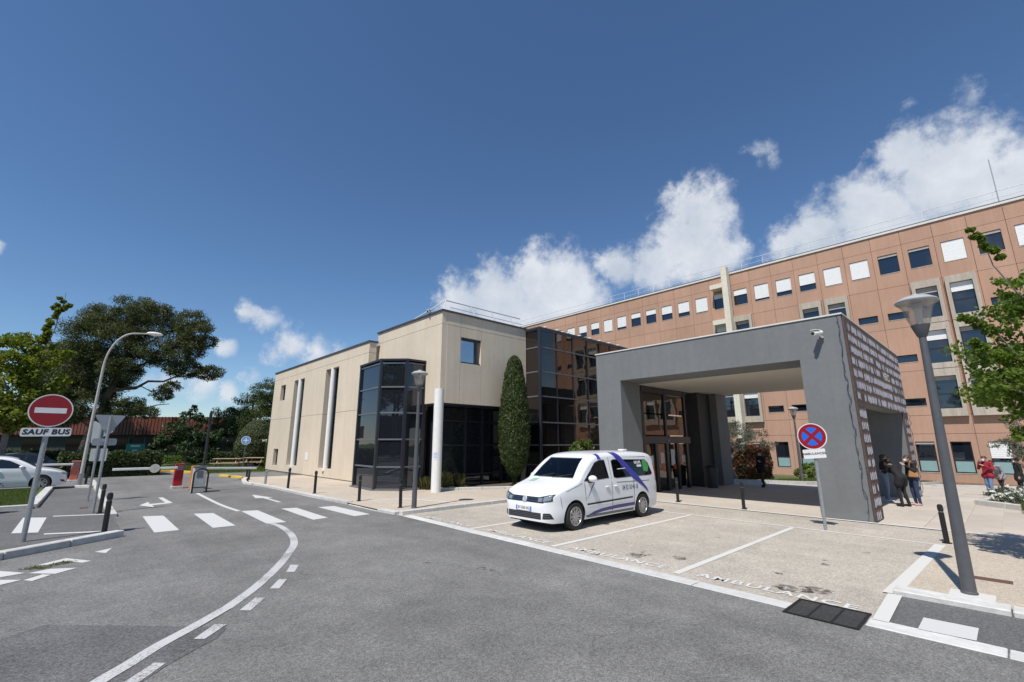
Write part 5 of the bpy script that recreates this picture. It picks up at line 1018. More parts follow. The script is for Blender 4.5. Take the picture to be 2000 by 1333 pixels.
# --- the big pine
def pine(loc, label, clumps, trunks, m, dens=520, sub=26, group='pine trees', ln=.34, wd=.07):
    t = empty('pine_tree', loc, CR, label, 'tree', group); crown('crown', clumps, ln, wd, dens, m, t, sub=sub, jitter=2.2, flat=.66); limbs('trunk', trunks, BARK, t); return t
def P(px, py, r, d=0.): return ((( px-215)/19.5, d, .2+(900-py)*.051), r/19.5)
big = [P(160, 628, 42, .5), P(215, 612, 40), P(262, 622, 36, -.8), P(318, 630, 34, .4), P(350, 652, 30, -.4), P(185, 668, 56, -1), P(262, 676, 52, .6), P(332, 690, 34, -.5), P(362, 672, 22), P(128, 706, 50, 1), P(110, 752, 46, -.8), P(165, 742, 50, 1), P(380, 734, 22, .3), P(345, 728, 24, -.3), P(305, 722, 22, .4), P(226, 726, 32, -1), P(288, 776, 17, .6), P(250, 800, 24, -.5), P(310, 762, 16), P(150, 796, 46, .3), P(108, 812, 40, -.6), P(215, 806, 26, .8), P(280, 812, 15), P(60, 690, 40, 2.5), P(30, 700, 46, 3.5), P(70, 760, 44, 2)]
tr = [(wob((-3.0, 0, -.5), (-1.3, .2, 6.5), 5, .12), .42, .30), (wob((-1.3, .2, 6.5), (1.0, 0, 13.5), 6, .25), .30, .10), (wob((-1.2, .2, 6.8), (7.6, .2, 9.0), 7, .3), .17, .04), (wob((-.6, .2, 8.2), (6.6, -.3, 12.0), 6, .3), .16, .04), (wob((-2.0, 0, 4.4), (4.8, .4, 5.6), 6, .3), .12, .03), (wob((-1.4, 0, 6.2), (-5.5, -.5, 9.5), 5, .3), .16, .04), (wob((-.4, 0, 9), (-3, .5, 14), 5, .3), .14, .04), (wob((0, 0, 10), (5.2, .2, 14), 5, .3), .13, .04), (wob((-2.4, 0, 3.4), (-5.6, .2, 4.8), 5, .2), .12, .03), (wob((.5, 0, 7.2), (4.6, 0, 6.9), 5, .2), .07, .02)]
loc = wpos(45, 215); bigp = pine(loc, 'tall spreading pine towering over the left road behind the street lamp', big, tr, LPINE, 1900, 60, ln=.26, wd=.06)
def Q(px, py, r, d=0., x0=475, s=17.6): return (((px-x0)/s, d, .2+(899-py)*.0565), r/s)
rp = [Q(512, 770, 28), Q(480, 800, 34, 1), Q(440, 822, 26), Q(500, 830, 40, -1), Q(455, 858, 36, 1), Q(530, 800, 30), Q(425, 850, 22), Q(520, 862, 34, 1.5), Q(540, 775, 24, 2), Q(548, 840, 40, 2)]
pine(wpos(50, 475), 'dense dark pine between the magnolia and the beige building', rp, [(wob((0, 0, -.5), (.6, 0, 6.5), 5, .15), .25, .08), (wob((0, 0, 2), (-2.5, 0, 4.5), 4, .15), .12, .04), (wob((.4, 0, 3), (2.5, 0, 6), 4, .15), .12, .04)], LPINE2, 1500, 46, ln=.26, wd=.06)
# trees behind the camera: they only show mirrored in the glass bay
gp = [((0, 0, 9.5), 2.6), ((-2.2, .5, 8.6), 2.2), ((2.4, -.4, 8.8), 2.3), ((0.5, 1.2, 11), 2.0), ((-1, -1.2, 7.4), 2.2), ((2, .8, 7), 1.9)]
g0 = pine((-24, 3, 0), 'umbrella pine behind the photographer mirrored in the glass bay', gp, [(wob((0, 0, -.3), (.2, 0, 8.5), 5, .15), .28, .12), (wob((0, 0, 5.5), (2.4, 0, 8.5), 4, .2), .12, .04), (wob((0, 0, 5), (-2.2, 0, 8.2), 4, .2), .12, .04)], LPINE, 260, 16, 'pines behind the photographer')
for (x, y, s, rz, lb_) in ((-30, -4, 1.15, 1, 'taller umbrella pine mirrored in the middle pane of the glass bay'), (-27, -11, .9, 2, 'smaller umbrella pine mirrored low in the glass bay'), (-34, 12, 1.2, 3, 'umbrella pine across the car park mirrored in the bay edge'), (-26, 24, 1.05, 4, 'umbrella pine across the road mirrored in the left bay pane'), (-22, 40, 1.0, 5, 'far umbrella pine mirrored in the left bay pane'), (-38, -9, 1.3, 2.5, 'farthest umbrella pine mirrored in the glass bay')):
    c = copy_tree(g0); c['label'] = lb_; c.location = (x, y, 0); c.scale = (s,)*3; c.rotation_euler = (0, 0, rz)
# --- left bright tree with its long shoot
t = empty('maple_tree', wpos(25, 5), CR, 'bright yellow green tree with one tall shoot at the left edge', 'tree')
def M_(px, py, r, d=0.): return (((px-5)/35., d, .55+(897-py)*.0289), r/35.)
crown('crown', [M_(12, 705, 40), M_(40, 730, 40, .4), M_(-25, 740, 60, -.3), M_(18, 780, 52, .3), M_(68, 692, 20), M_(90, 684, 11, .1), M_(-20, 800, 50), M_(40, 800, 28, -.4), M_(36, 668, 18), M_(20, 662, 14), M_(-30, 680, 50)]+[M_(38+14*k/13+random.uniform(-7, 7), 655-6.4*k, 5.5-.22*k, random.uniform(-.1, .1)) for k in range(14)]+[M_(58+5*k, 596-3*k, 4) for k in range(4)], .19, .13, 900, LMAP, t, sub=18, jitter=2)
limbs('trunk', [(wob((.1, 0, -.3), (0, 0, 3.6), 4, .06), .16, .12), (wob((0, 0, 3.2), (1.3, 0, 7), 5, .12), .1, .03), (wob((0, 0, 3.4), (-1.2, 0, 6), 4, .12), .09, .03), (wob((1.0, 0, 6), (1.6, 0, 10.3), 6, .08), .04, .012)], BARKG, t)
# --- magnolia behind the barrier
t = empty('magnolia_tree', wpos(40, 366), CR, 'round glossy magnolia tree behind the red barrier', 'tree')
def G_(px, py, r, d=0.): return (((px-366)/22.5, d, .1+(903-py)*.0455), r/22.5)
crown('crown', [G_(345, 850, 30), G_(385, 845, 30, .3), G_(365, 830, 26), G_(330, 865, 22, -.3), G_(405, 862, 24), G_(368, 806, 9), G_(378, 814, 9), G_(355, 812, 8), G_(368, 797, 4), G_(370, 872, 28), G_(420, 850, 14), G_(318, 855, 12)], .24, .12, 620, LMAG, t, sub=16, jitter=1.6)
limbs('trunk', [(wob((0, 0, -.2), (0, 0, 2), 4, .05), .09, .06), (wob((0, 0, .6), (-.9, 0, 1.6), 3, .05), .05, .02), (wob((0, 0, .5), (.9, 0, 1.6), 3, .05), .05, .02), (wob((0, 0, 2), (.1, 0, 4.4), 4, .05), .05, .012)], BARKG, t)
# --- clipped shapes: a solid core under a coat of scales
def clipped(name, loc, prof, label, m, core, n=9000, ln=.07, wd=.035, sc=(1, 1), rough=.02, cat='tree'):
    t = empty(name, loc, 0, label, cat); b = MB(); pr = [(max(r-.06, .001)*1., h) for r, h in prof]; b.lathe(pr, n=24); o = b.build('core', core, t, smooth=True)
    hs = np.array([p[1] for p in prof]); rs = np.array([p[0] for p in prof]); A = np.cumsum(np.r_[0, np.hypot(np.diff(hs), np.diff(rs))*(rs[1:]+rs[:-1]+.05)/2]); u = rng.random(n)*A[-1]
    h = np.interp(u, A, hs); r = np.interp(u, A, rs); th = rng.random(n)*2*np.pi; bump = 1+.05*np.sin(h*9+3*np.sin(th*2))*np.sin(th*5+h*3)+rng.normal(0, rough, n)
    C = np.stack([r*bump*np.cos(th)*sc[0], r*bump*np.sin(th)*sc[1], h+rng.normal(0, .01, n)], 1); slope = np.gradient(rs, hs+np.arange(len(hs))*1e-6); sl = np.interp(h, hs, slope)
    Nn = np.stack([np.cos(th), np.sin(th), -np.clip(sl, -3, 3)], 1); V, F = leaf_quads(C, ln, wd, Nn, 1.5, droop=-1.6); link('foliage', np_mesh('foliage', V, F), m, t); return t
CORE = mat('green_core', (.022, .034, .010), .95, .3, 9)
clipped('clipped_cypress', (13.38, 14.2, .05), [(.05, .1), (.1, .45), (.28, .62), (.5, 1.1), (.59, 1.8), (.59, 2.6), (.54, 3.4), (.45, 4.2), (.34, 4.9), (.24, 5.3), (.1, 5.46), (.001, 5.5)], 'tall clipped columnar cypress before the beige entrance wall', LCYP, CORE, 40000, .13, .032, rough=.05)
x, y, _ = wpos(38, 500); clipped('egg_topiary', (x, y, 0), [(.5, .05), (1.15, .5), (1.45, 1.2), (1.45, 1.9), (1.25, 2.6), (.9, 3.2), (.45, 3.6), (.001, 3.72)], 'egg shaped clipped topiary bush at the left end of the beige building', leaf_mat('egg_leaves', (.06, .08, .03), (.11, .135, .055), .2), CORE, 12000, .11, .05)
clipped('cone_cypress', (10.35, 36.2, 0), [(.2, .0), (.45, .4), (.5, 1.2), (.42, 2.6), (.3, 4.2), (.15, 5.0), (.001, 5.4)], 'narrow dark cypress hugging the far corner of the beige wall', LCYP, CORE, 9000, .11, .05)
# --- hedges and shrubs
def hedge(name, loc, size, label, m, rz=0., n=6000, ln=.09, wd=.05, core=CORE, cat='hedge', grp=None):
    t = empty(name, loc, rz, label, cat, grp); sx, sy, sz = size; MB().box(-sx/2+.08, sx/2-.08, -sy/2+.08, sy/2-.08, 0, sz-.1).build('core', core, t)
    u = rng.random((n, 3))*2-1; k = rng.choice(5, n, p=np.array([sy*sz, sy*sz, sx*sz, sx*sz, sx*sy])/(2*sy*sz+2*sx*sz+sx*sy)); Nn = np.zeros((n, 3))
    for i, (ax, sg) in enumerate(((0, -1), (0, 1), (1, -1), (1, 1), (2, 1))): s_ = k == i; u[s_, ax] = sg; Nn[s_, ax] = sg
    C = u*np.array([sx/2, sy/2, sz/2])+np.array([0, 0, sz/2]); C += rng.normal(0, .05, (n, 3))+.07*np.sin(C[:, [1, 2, 0]]*5); C[:, 2] = np.maximum(C[:, 2], .03); V, F = leaf_quads(C, ln, wd, Nn, 1.6); link('foliage', np_mesh('foliage', V, F), m, t); return t
hedge('hedge', (1.6, 35.6, 0), (4.2, 2.6, 1.25), 'dark bushy hedge behind the sign posts at the road end', LHED, n=9000, ln=.16, wd=.09)
hedge('hedge', (-7, 40.5, 0), (13, 2, 1.3), 'long dark hedge behind the parked cars on the left', LHED, R(-6), 12000, .2, .1)
x, y, _ = wpos(43, 300); hedge('hedge', (x, y, 0), (8.5, 1.4, .55), 'clipped green hedge left of the magnolia along the lawn', LBUS, CR, 9000, .16, .09); x, y, _ = wpos(44, 420); hedge('hedge', (x, y, 0), (7.0, 1.6, .9), 'clipped dark hedge right of the magnolia along the lawn', LHED, CR, 8000, .16, .09)
hedge('hedge', (-44, 8, 0), (4, 110, 6.0), 'tall dark hedge added as stand-in woods behind the photographer, mirrored in the bay glass', LHED, 0., 14000, .6, .35)  # unseen stand-in for background woods, added to darken the bay reflections
hedge('photinia_hedge', (30.2, 11.4, -.4), (5.6, 1.6, 1.95), 'red leaved photinia hedge seen through the portico', LPHO, R(5), 15000, .14, .075)
def bush(name, loc, clumps, label, m, ln, wd, dens, sub=10, cat='bush', stems=True, rz=0.):
    t = empty(name, loc, rz, label, cat); crown('foliage', clumps, ln, wd, dens, m, t, sub=sub, jitter=1.8)
    if stems: limbs('stem', [(wob((0, 0, -.05), (c[0], c[1], c[2]), 3, .04), .03, .012) for c, r in clumps[:4]], BARKG, t)
    return t
bush('laurel_bush', (14.75, 11.75, 0), [((0, 0, 1.2), .5), ((-.35, .1, 1.0), .42), ((.35, .1, 1.15), .45), ((0, .1, 1.75), .3), ((-.1, 0, .6), .55), ((.3, 0, 1.75), .26)], 'light green laurel bush left of the portico behind the van', LBUS, .12, .06, 2600, 14)
bush('shrub', (35.3, 9.1, -.57), [((0, 0, .55), .7), ((.4, .2, .6), .6), ((-.3, .3, .5), .6)], 'small leafy shrub on the lawn strip behind the no stopping sign', LBUS, .22, .09, 900, 10)
t = empty('olive_tree', (25.0, 10.0, -.12), CR, 'gnarled grey olive tree seen through the portico left of the red hedge', 'tree')
crown('crown', [((0, 0, 2.3), .7), ((.7, .2, 2.5), .75), ((1.4, 0, 2.35), .6), ((-.4, .2, 2.0), .5), ((1.9, .1, 1.9), .4), ((.5, -.3, 1.9), .5), ((-.3, 0, 1.3), .35)], .11, .028, 2600, LOLV, t, sub=18, jitter=2, droop=.4); limbs('trunk', [(wob((0, 0, -.1), (-.3, 0, 1.5), 5, .05), .15, .09), (wob((-.2, 0, 1), (.8, 0, 2.4), 4, .06), .08, .02), (wob((-.1, 0, .5), (-.5, 0, 2.1), 4, .05), .07, .02), (wob((-.3, 0, 1.4), (.1, 0, 2.4), 4, .05), .05, .02)], BARKG, t)
t = empty('olive_tree', (30.5, -.75, -.36), CR, 'grey green olive tree over the flower bed at the right edge', 'tree')
crown('crown', [((0, 0, 2.6), .9), ((-.7, 0, 2.2), .7), ((.6, .1, 2.2), .8), ((-.9, 0, 1.7), .5), ((.1, 0, 3.3), .6), ((-.3, .2, 1.5), .55), ((.8, 0, 1.4), .6)], .13, .032, 2000, LOLV, t, sub=16, jitter=2, droop=.4); limbs('trunk', [(wob((.3, 0, -.1), (0, 0, 1.6), 4, .05), .13, .08), (wob((0, 0, 1.5), (-.6, 0, 2.6), 4, .05), .06, .02), (wob((0, 0, 1.5), (.6, 0, 2.8), 4, .05), .06, .02)], BARKG, t)
# --- near tree at the right edge
t = empty('plane_tree', (11.35, -.95, .0), CR, 'fresh green young tree reaching in at the right edge above the flower bed', 'tree')
def N2(px, py, r, d=0.): return (((px-2110)/122., d, 1.85+(865-py)*.0081), r/122.)
crown('crown', [N2(1985, 720, 42), N2(1975, 770, 48, .1), N2(1985, 825, 38), N2(1940, 700, 20), N2(1948, 745, 30, -.1), N2(1925, 682, 11), N2(1912, 672, 7), N2(1900, 624, 7), N2(1915, 628, 8), N2(1932, 638, 10), N2(1950, 650, 12), N2(1990, 610, 18), N2(1988, 640, 18), *[N2(1960+4*k+random.uniform(-5, 5), 440+5*k+random.uniform(-8, 8), 5.) for k in range(12)], N2(2010, 560, 30), N2(2040, 700, 90, .2), N2(2050, 800, 80), N2(2110, 720, 110, .4), N2(2180, 760, 100), N2(2120, 600, 90), N2(2100, 840, 60, -.3), N2(1905, 735, 7), N2(1960, 850, 16), N2(2060, 600, 50)], .072, .05, 4600, LNEAR, t, sub=22, jitter=2)
limbs('trunk', [(wob((.2, 0, -.1), (.1, 0, 2.2), 4, .04), .075, .06), (wob((.1, 0, 2), (-1.5, 0, 3.9), 6, .06), .03, .006), (wob((.1, 0, 2.1), (-1.1, 0, 5.2), 6, .07), .03, .005), (wob((.1, 0, 1.9), (-1.5, 0, 2.9), 5, .05), .03, .006), (wob((.1, 0, 2.1), (.3, 0, 4.2), 5, .05), .05, .01)], BARKG, t)
# --- grasses
def blades(name, area, n, h, w, m, kind='stuff', parent=None, label=None, z=0., lean=.35):
    x0, x1, y0, y1 = area; base = np.stack([rng.uniform(x0, x1, n), rng.uniform(y0, y1, n), np.full(n, z)], 1); a = rng.random(n)*2*np.pi; hh = h*rng.uniform(.5, 1.25, n); le = hh*lean*rng.random(n)
    d = np.stack([np.cos(a), np.sin(a), 0*a], 1); s_ = np.stack([-np.sin(a), np.cos(a), 0*a], 1)*w/2; tip = base+d*le[:, None]+np.array([0, 0, 1])*hh[:, None]; V = np.stack([base-s_, base+s_, tip], 1).reshape(-1, 3)
    o = link(name, np_mesh(name, V, np.arange(3*n).reshape(n, 3)), m, parent)
    if kind: o['kind'] = kind
    if label: o['label'] = label; o['category'] = 'grass'
    return o
sheet('grass_bed', [(-5, 19.64), (-.78, 19.52), (-.66, 26.5), (-5, 26.2)], .09, LAWN); blades('bed_grass', (-5, -.8, 19.6, 26.2), 26000, .09, .012, LGRS, label='short green grass in the kerbed bed before the white hatchback', z=.09)
blades('lawn_grass', (5.4, 16, 34.4, 46), 42000, .12, .03, LGRS, label='green lawn by the picnic tables beyond the barriers'); blades('lawn_grass', (-3, 6, 38.2, 46), 22000, .12, .03, LGRS, label='green lawn strip behind the yellow kerb')
# lawn strip in front of the terracotta block
ed_ = [(23.9, 10.1), (25.6, 8.8), (27.2, 7.6), (36, 5.2), (39.6, 4.4), (45, 4), (45, 30), (23.9, 30)]
b = MB(); pts = [(x, y, gz(x)+.06) for x, y in ed_]; b.poly(pts); tag(b.build('lawn_strip', LAWN, fixn=False), kind='structure')
def kerb3(pts, w, h, name='kerb'):
    root = empty(name, (pts[0][0], pts[0][1], gz(pts[0][0])), kind='structure')
    for a, c in zip(pts, pts[1:]):
        A = Vector((*a, gz(a[0]))); B_ = Vector((*c, gz(c[0]))); n = max(1, round((B_-A).length/1.0)); d = B_-A; u = d.normalized(); s_ = Vector((-u.y, u.x, 0))*w/2
        for k in range(n): p = A+d*k/n+u*.006; q = A+d*(k+1)/n-u*.006; Z = Vector((0, 0, 1)); MB(root.location).prism([p+s_-Z*.1, p-s_-Z*.1, p-s_+Z*h, p+s_+Z*h], q-p).build('kerb_stone', KERB, root)
kerb3([(23.7, 10.2), (25.6, 8.7), (27.2, 7.5), (36, 5.1), (39.6, 4.3), (44.9, 3.9)], .25, .16)
kerb3([(37.6, 3.6), (42, .6), (44.9, -2)], .3, .12)
b = MB(); b.poly([(x, y, gz(x)+.05) for x, y in ((37.7, 3.7), (42, .7), (44.9, -1.9), (44.9, 3.7))]); tag(b.build('lawn_strip', LAWN, fixn=False), kind='structure')
n0 = 22000; xs_ = rng.uniform(27, 44.8, n0); ys_ = rng.uniform(1, 9, n0); keep = ys_ > np.interp(xs_, [27, 36, 45], [7.7, 5.3, 4.1]); xs_, ys_ = xs_[keep], ys_[keep]; n0 = len(xs_)
base = np.stack([xs_, ys_, -(xs_-22.3)*.044+.06], 1); s3 = np.stack([rng.normal(0, .02, n0), rng.normal(0, .02, n0), 0*xs_], 1); V = np.stack([base-s3, base+s3, base+np.array([0, 0, .16])+rng.normal(0, .03, (n0, 3))], 1).reshape(-1, 3); o = link('strip_grass', np_mesh('strip_grass', V, np.arange(3*n0).reshape(n0, 3)), LGRS); tag(o, 'grass strip along the foot of the terracotta block', 'grass', kind='stuff')
# flower bed at the right
stones('kerb', [(20.3, 1.0), (19.2, -.3), (17.9, -2.2)], .2, .16); stones('kerb', [(20.4, 1.0), (23.5, .3), (26, -1)], .2, .12)
sheet('flower_soil', [(20.4, .9), (19.3, -.35), (18.0, -2.2), (26, -2.2), (26, -1.05), (23.5, .2)], .1, SOIL)
fb = empty('flower_shrub', (20.9, .2, .1), 0, 'low grey green shrub with white flowers in the kerbed bed at the right', 'flowers')
cl = [((rng.uniform(-.5, 3.), rng.uniform(-1.2, .35), .14), .27) for _ in range(17)]; cl = [c for c in cl if c[0][1] < .45-.22*(c[0][0]) and c[0][1] > -1.4] + [((-.25, .4, .12), .25), ((.2, .3, .14), .27), ((0, -.2, .14), .26), ((-.35, .1, .1), .22), ((.6, .1, .15), .27), ((1., .0, .15), .27), ((1.4, -.1, .15), .27), ((.5, -.3, .14), .26), ((1, -.4, .14), .26)]
crown('foliage', cl, .09, .03, 4200, leaf_mat('silver_leaves', (.07, .09, .05), (.18, .2, .15), .3), fb, sub=10); crown('white_flowers', [((c[0], c[1], c[2]+.06), r*.95) for c, r in cl], .06, .055, 420, leaf_mat('petals', (.6, .6, .58), (.75, .75, .73), .2), fb, sub=8)
blades('bed_grass', (18.6, 20.2, -2, .1), 9000, .13, .014, LGRS, label='grass in the flower bed at the right edge', z=.1)
# planting by the column and cypress
sheet('planting_soil', [(10.45, 15.4), (11.1, 15.03), (13.5, 13.65), (14.85, 13.1), (14.9, 14.1), (14.9, 15.85), (10.45, 15.85)], .1, SOIL)
def tuft(loc, n, h, label, m, w=.012, spread=.5):
    a = rng.random(n)*2*np.pi; b0 = np.stack([rng.normal(0, .08, n), rng.normal(0, .08, n), 0*a], 1); hh = h*rng.uniform(.6, 1.15, n); d = np.stack([np.cos(a), np.sin(a), 0*a], 1); s_ = np.stack([-np.sin(a), np.cos(a), 0*a], 1)*w/2; sp = spread*rng.random(n)
    mid = b0+d*(sp*.35*h)[:, None]+np.array([0, 0, 1])*(hh*.65)[:, None]; tip = b0+d*(sp*h)[:, None]+np.array([0, 0, 1])*(hh*(1-.3*sp))[:, None]
    V = np.stack([b0-s_, b0+s_, mid+s_, tip, mid-s_], 1).reshape(-1, 3); o = link('ornamental_grass', np_mesh('g', V, np.arange(5*n).reshape(n, 5)), m); o.location = loc; return tag(o, label, 'grass', 'ornamental grasses in the bed')
tuft((10.75, 15.5, .1), 420, .62, 'straw green ornamental grass tuft right behind the white column', LSTR); tuft((11.35, 15.25, .1), 380, .55, 'straw green ornamental grass tuft right of the white column', LSTR); tuft((10.3, 16.0, .06), 260, .5, 'ornamental grass tuft between the glass bay and the column', LSTR)
_k = rng.integers(0, 4, 420); _c = np.array([(-.22, 10.4), (-.1, 10.3), (.05, 10.42), (.18, 10.5)])[_k]+rng.normal(0, .05, (420, 2)); _b = np.c_[_c, np.zeros(420)]; _d = rng.normal(0, .02, (420, 3)); _d[:, 2] = 0; _t = _b+rng.normal(0, .025, (420, 3)); _t[:, 2] = rng.uniform(.01, .04, 420); tag(link('weeds', np_mesh('weeds', np.stack([_b-_d*.2, _b+_d*.2, _t], 1).reshape(-1, 3), np.arange(1260).reshape(420, 3)), LGRS), 'small weeds growing through the white road markings', 'weeds', kind='stuff')
crown('shrub_foliage', [((0, 0, .62), .26), ((.1, 0, .8), .18), ((-.12, .1, .5), .22)], .07, .025, 5200, LOLV, PLANT_ROOT, sub=10)
# ================================================================== people
SKIN = mat('skin', (.42, .25, .18), .6, .05, 20); HAIRD = mat('hair_dark', (.022, .016, .012), .55, .3, 60); HAIRB = mat('hair_brown', (.06, .035, .02), .55, .3, 60)
def person(loc, rz, scale, label, mats, J=None, hair=HAIRD, long_hair=False, coat=0., mask=True, top_r=1., group='people near the entrance', lean=0.):
    """mats: skin, top, trousers, shoes; J: joint overrides (local metres, front is -y)"""
    t = empty('person', loc, rz, label, 'person', group); t.scale = (scale,)*3
    j = dict(head=(0, -.02, 1.585), neck=(0, 0, 1.44), chest=(0, .0, 1.26), waist=(0, 0, 1.05), pelvis=(0, .01, .93), shL=(.175, 0, 1.385), shR=(-.175, 0, 1.385), elL=(.23, .03, 1.12), elR=(-.23, .03, 1.12), wrL=(.24, -.06, .88), wrR=(-.24, -.06, .88),
             hiL=(.09, 0, .9), hiR=(-.09, 0, .9), knL=(.1, -.02, .49), knR=(-.1, -.02, .49), anL=(.1, .02, .09), anR=(-.1, .02, .09)); j.update(J or {}); j = {k: Vector(v) for k, v in j.items()}
    caps = []                                            # a, ra, b, rb, material
    def cap(a, ra, b, rb, m): caps.append((Vector(a), ra, Vector(b), rb, m))
    k = top_r
    cap(j['neck'], .052, j['head']+Vector((0, .01, -.06)), .05, 0); cap(j['head']+Vector((0, .015, .03)), .088, j['head']+Vector((0, -.025, -.055)), .066, 0); cap(j['head']+Vector((0, -.095, -.015)), .012, j['head']+Vector((0, -.112, -.03)), .013, 0)
    for s_ in (-1, 1): cap(j['head']+Vector((s_*.084, .01, .0)), .014, j['head']+Vector((s_*.086, .012, -.03)), .012, 0)
    cap(j['neck']-Vector((0, 0, .05)), .085*k, j['chest'], .125*k, 1)
    for s_, a in ((1, 'L'), (-1, 'R')):
        cap(j['chest']+Vector((s_*.05, 0, .02)), .11*k, j['waist']+Vector((s_*.045, 0, 0)), .095*k, 1); cap(j['sh'+a], .07*k, j['chest']+Vector((s_*.04, 0, .04)), .1*k, 1); cap(j['sh'+a], .068*k, j['neck']-Vector((0, 0, .03)), .06*k, 1)
        cap(j['waist']+Vector((s_*.05, 0, 0)), .1*k, j['pelvis']+Vector((s_*.06, 0, -.02)), .115*(k if coat else 1), 1 if coat else 2)
        cap(j['sh'+a], .062*k, j['el'+a], .047*k, 1); cap(j['el'+a], .047*k, j['wr'+a], .034*k, 1)
        d = (j['wr'+a]-j['el'+a]).normalized(); side = Vector((s_, 0, 0)); fwd = (Vector((0, -1, 0))-d*d.dot(Vector((0, -1, 0)))); fwd = fwd.normalized() if fwd.length > .1 else Vector((0, 0, 1)); pc = j['wr'+a]+d*.075
        cap(j['wr'+a]+d*.01, .026, pc, .03, 0)
        for q, (o, ln) in enumerate(((-.027, .062), (-.009, .075), (.009, .07), (.027, .052))): kn = pc+fwd*o+d*(.02+ln*.5)-side*.004; cap(pc+fwd*o*.9, .010, kn, .009, 0); cap(kn, .009, kn+d*ln*.45-side*.022, .0075, 0)
        th = pc-d*.03+fwd*.036; cap(pc-d*.045+fwd*.02, .012, th+d*.02+fwd*.012, .010, 0); cap(th+d*.02+fwd*.012, .010, th+d*.055+fwd*.012-side*.008, .008, 0)
        cap(j['pelvis']+Vector((s_*.06, .02, 0)), .115, j['hi'+a], .1, 2); cap(j['hi'+a], .093, j['kn'+a], .062, 2); cap(j['kn'+a], .062, j['an'+a]+Vector((0, .01, .0)), .045, 2); cap(j['kn'+a]+Vector((0, .03, -.12)), .052, j['kn'+a]+Vector((0, .02, -.2)), .05, 2)
        cap(j['an'+a]+Vector((0, .03, -.045)), .042, j['an'+a]+Vector((s_*.015, -.15, -.055)), .034, 3)
        if coat: cap(j['pelvis']+Vector((s_*.07, 0, -.02)), .12*k, j['hi'+a].lerp(j['kn'+a], coat)+Vector((s_*.01, 0, 0)), .125*k, 1)
    b = MB()
    for a, ra, c, rb, m in caps:
        d = c-a; L_ = d.length; u = d/L_ if L_ > 1e-6 else Vector((0, 0, 1)); prof = [(a-u*ra, .02*ra), (a-u*ra*.87, ra*.5), (a-u*ra*.5, ra*.87), (a, ra), (c, rb), (c+u*rb*.5, rb*.87), (c+u*rb*.87, rb*.5), (c+u*rb, .02*rb)]
        b.tube([p for p, r in prof], [r for p, r in prof], 12)
    me = b.mesh('body'); o = bpy.data.objects.new('tmp', me); COL.objects.link(o); bm = bmesh.new(); bm.from_mesh(me); bmesh.ops.recalc_face_normals(bm, faces=bm.faces); bm.to_mesh(me); bm.free()
    md = o.modifiers.new('r', 'REMESH'); md.mode = 'VOXEL'; md.voxel_size = .0095; ms = o.modifiers.new('s', 'SMOOTH'); ms.factor = .5; ms.iterations = 3
    new = bpy.data.meshes.new_from_object(o.evaluated_get(bpy.context.evaluated_depsgraph_get())); bpy.data.objects.remove(o)
    n = len(new.polygons); C = np.empty(n*3, np.float32); new.polygons.foreach_get('center', C); C = C.reshape(-1, 3); best = np.full(n, 9.); mi = np.zeros(n, np.int32)
    for a, ra, c, rb, m in caps:
        A = np.array(a); D_ = np.array(c)-A; tt = np.clip(((C-A)@D_)/max(D_@D_, 1e-9), 0, 1); dist = np.linalg.norm(C-A-tt[:, None]*D_, axis=1)-(ra+(rb-ra)*tt); s_ = dist < best; best[s_] = dist[s_]; mi[s_] = m
    new.materials.clear(); body = link('body', new, [SKIN]+list(mats), t, True); new.polygons.foreach_set('material_index', mi)
    h = j['head']; hb = MB(); hb.ell((h.x, h.y+.022, h.z+.045), (.098, .112, .092), 16, 10)
    hb.v = [v if not (v[1] < h.y-.045 and v[2] < h.z+.055) else (v[0], h.y-.03, v[2]) for v in hb.v]; hb.build('hair', hair, t, smooth=True)
    if long_hair: hb = MB(); hb.ell((h.x, h.y+.075, h.z-.07), (.09, .06, .15), 14, 10); hb.build('hair', hair, t, smooth=True)
    for s_ in (-1, 1): MB().ell((h.x+s_*.034, h.y-.088, h.z+.012), (.012, .008, .007), 8, 6).build('eye', BLACK, t)
    if mask: b = MB(); b.ell((h.x, h.y-.068, h.z-.05), (.062, .042, .045), 14, 8); b.build('face_mask', mat('mask_white', (.66, .7, .72), .8, .03), t, smooth=True)
    else: MB().ell((h.x, h.y-.085, h.z-.065), (.024, .01, .007), 8, 6).build('mouth', mat('lips', (.28, .1, .09), .5, 0), t)
    return t
BK = mat('cloth_black', (.012, .012, .014), .85, .2, 30); JEANS = mat('cloth_jeans', (.13, .2, .33), .85, .2, 25); JEANSD = mat('cloth_navy', (.03, .045, .10), .85, .2, 25); REDC = mat('cloth_red', (.26, .012, .025), .8, .15, 20); GRYC = mat('cloth_grey', (.26, .26, .27), .85, .15, 20); PALEJ = mat('cloth_pale_jeans', (.2, .26, .33), .85, .2, 25); BRN = mat('cloth_brown', (.06, .035, .025), .85, .2, 20); SHW = mat('shoe_white', (.6, .6, .58), .6, .1)
person((21.7, 7.53, 0), R(-110), .88, 'person in dark jacket walking in the shade under the portico', [BK, BRN, BK], dict(knL=(.1, -.12, .5), anL=(.1, -.1, .09), anR=(-.1, .2, .12), knR=(-.1, .05, .49), wrL=(.2, -.25, 1.2), elL=(.23, 0, 1.12)), coat=.25, top_r=1.1)
person((19.35, 3.0, 0), R(20), .87, 'person in black top and pale jeans, leftmost of the group by the banner', [BK, PALEJ, SHW], dict(head=(-.05, -.05, 1.57), wrL=(.12, -.28, 1.15), wrR=(-.12, -.28, 1.15)), hair=HAIRB, long_hair=True)
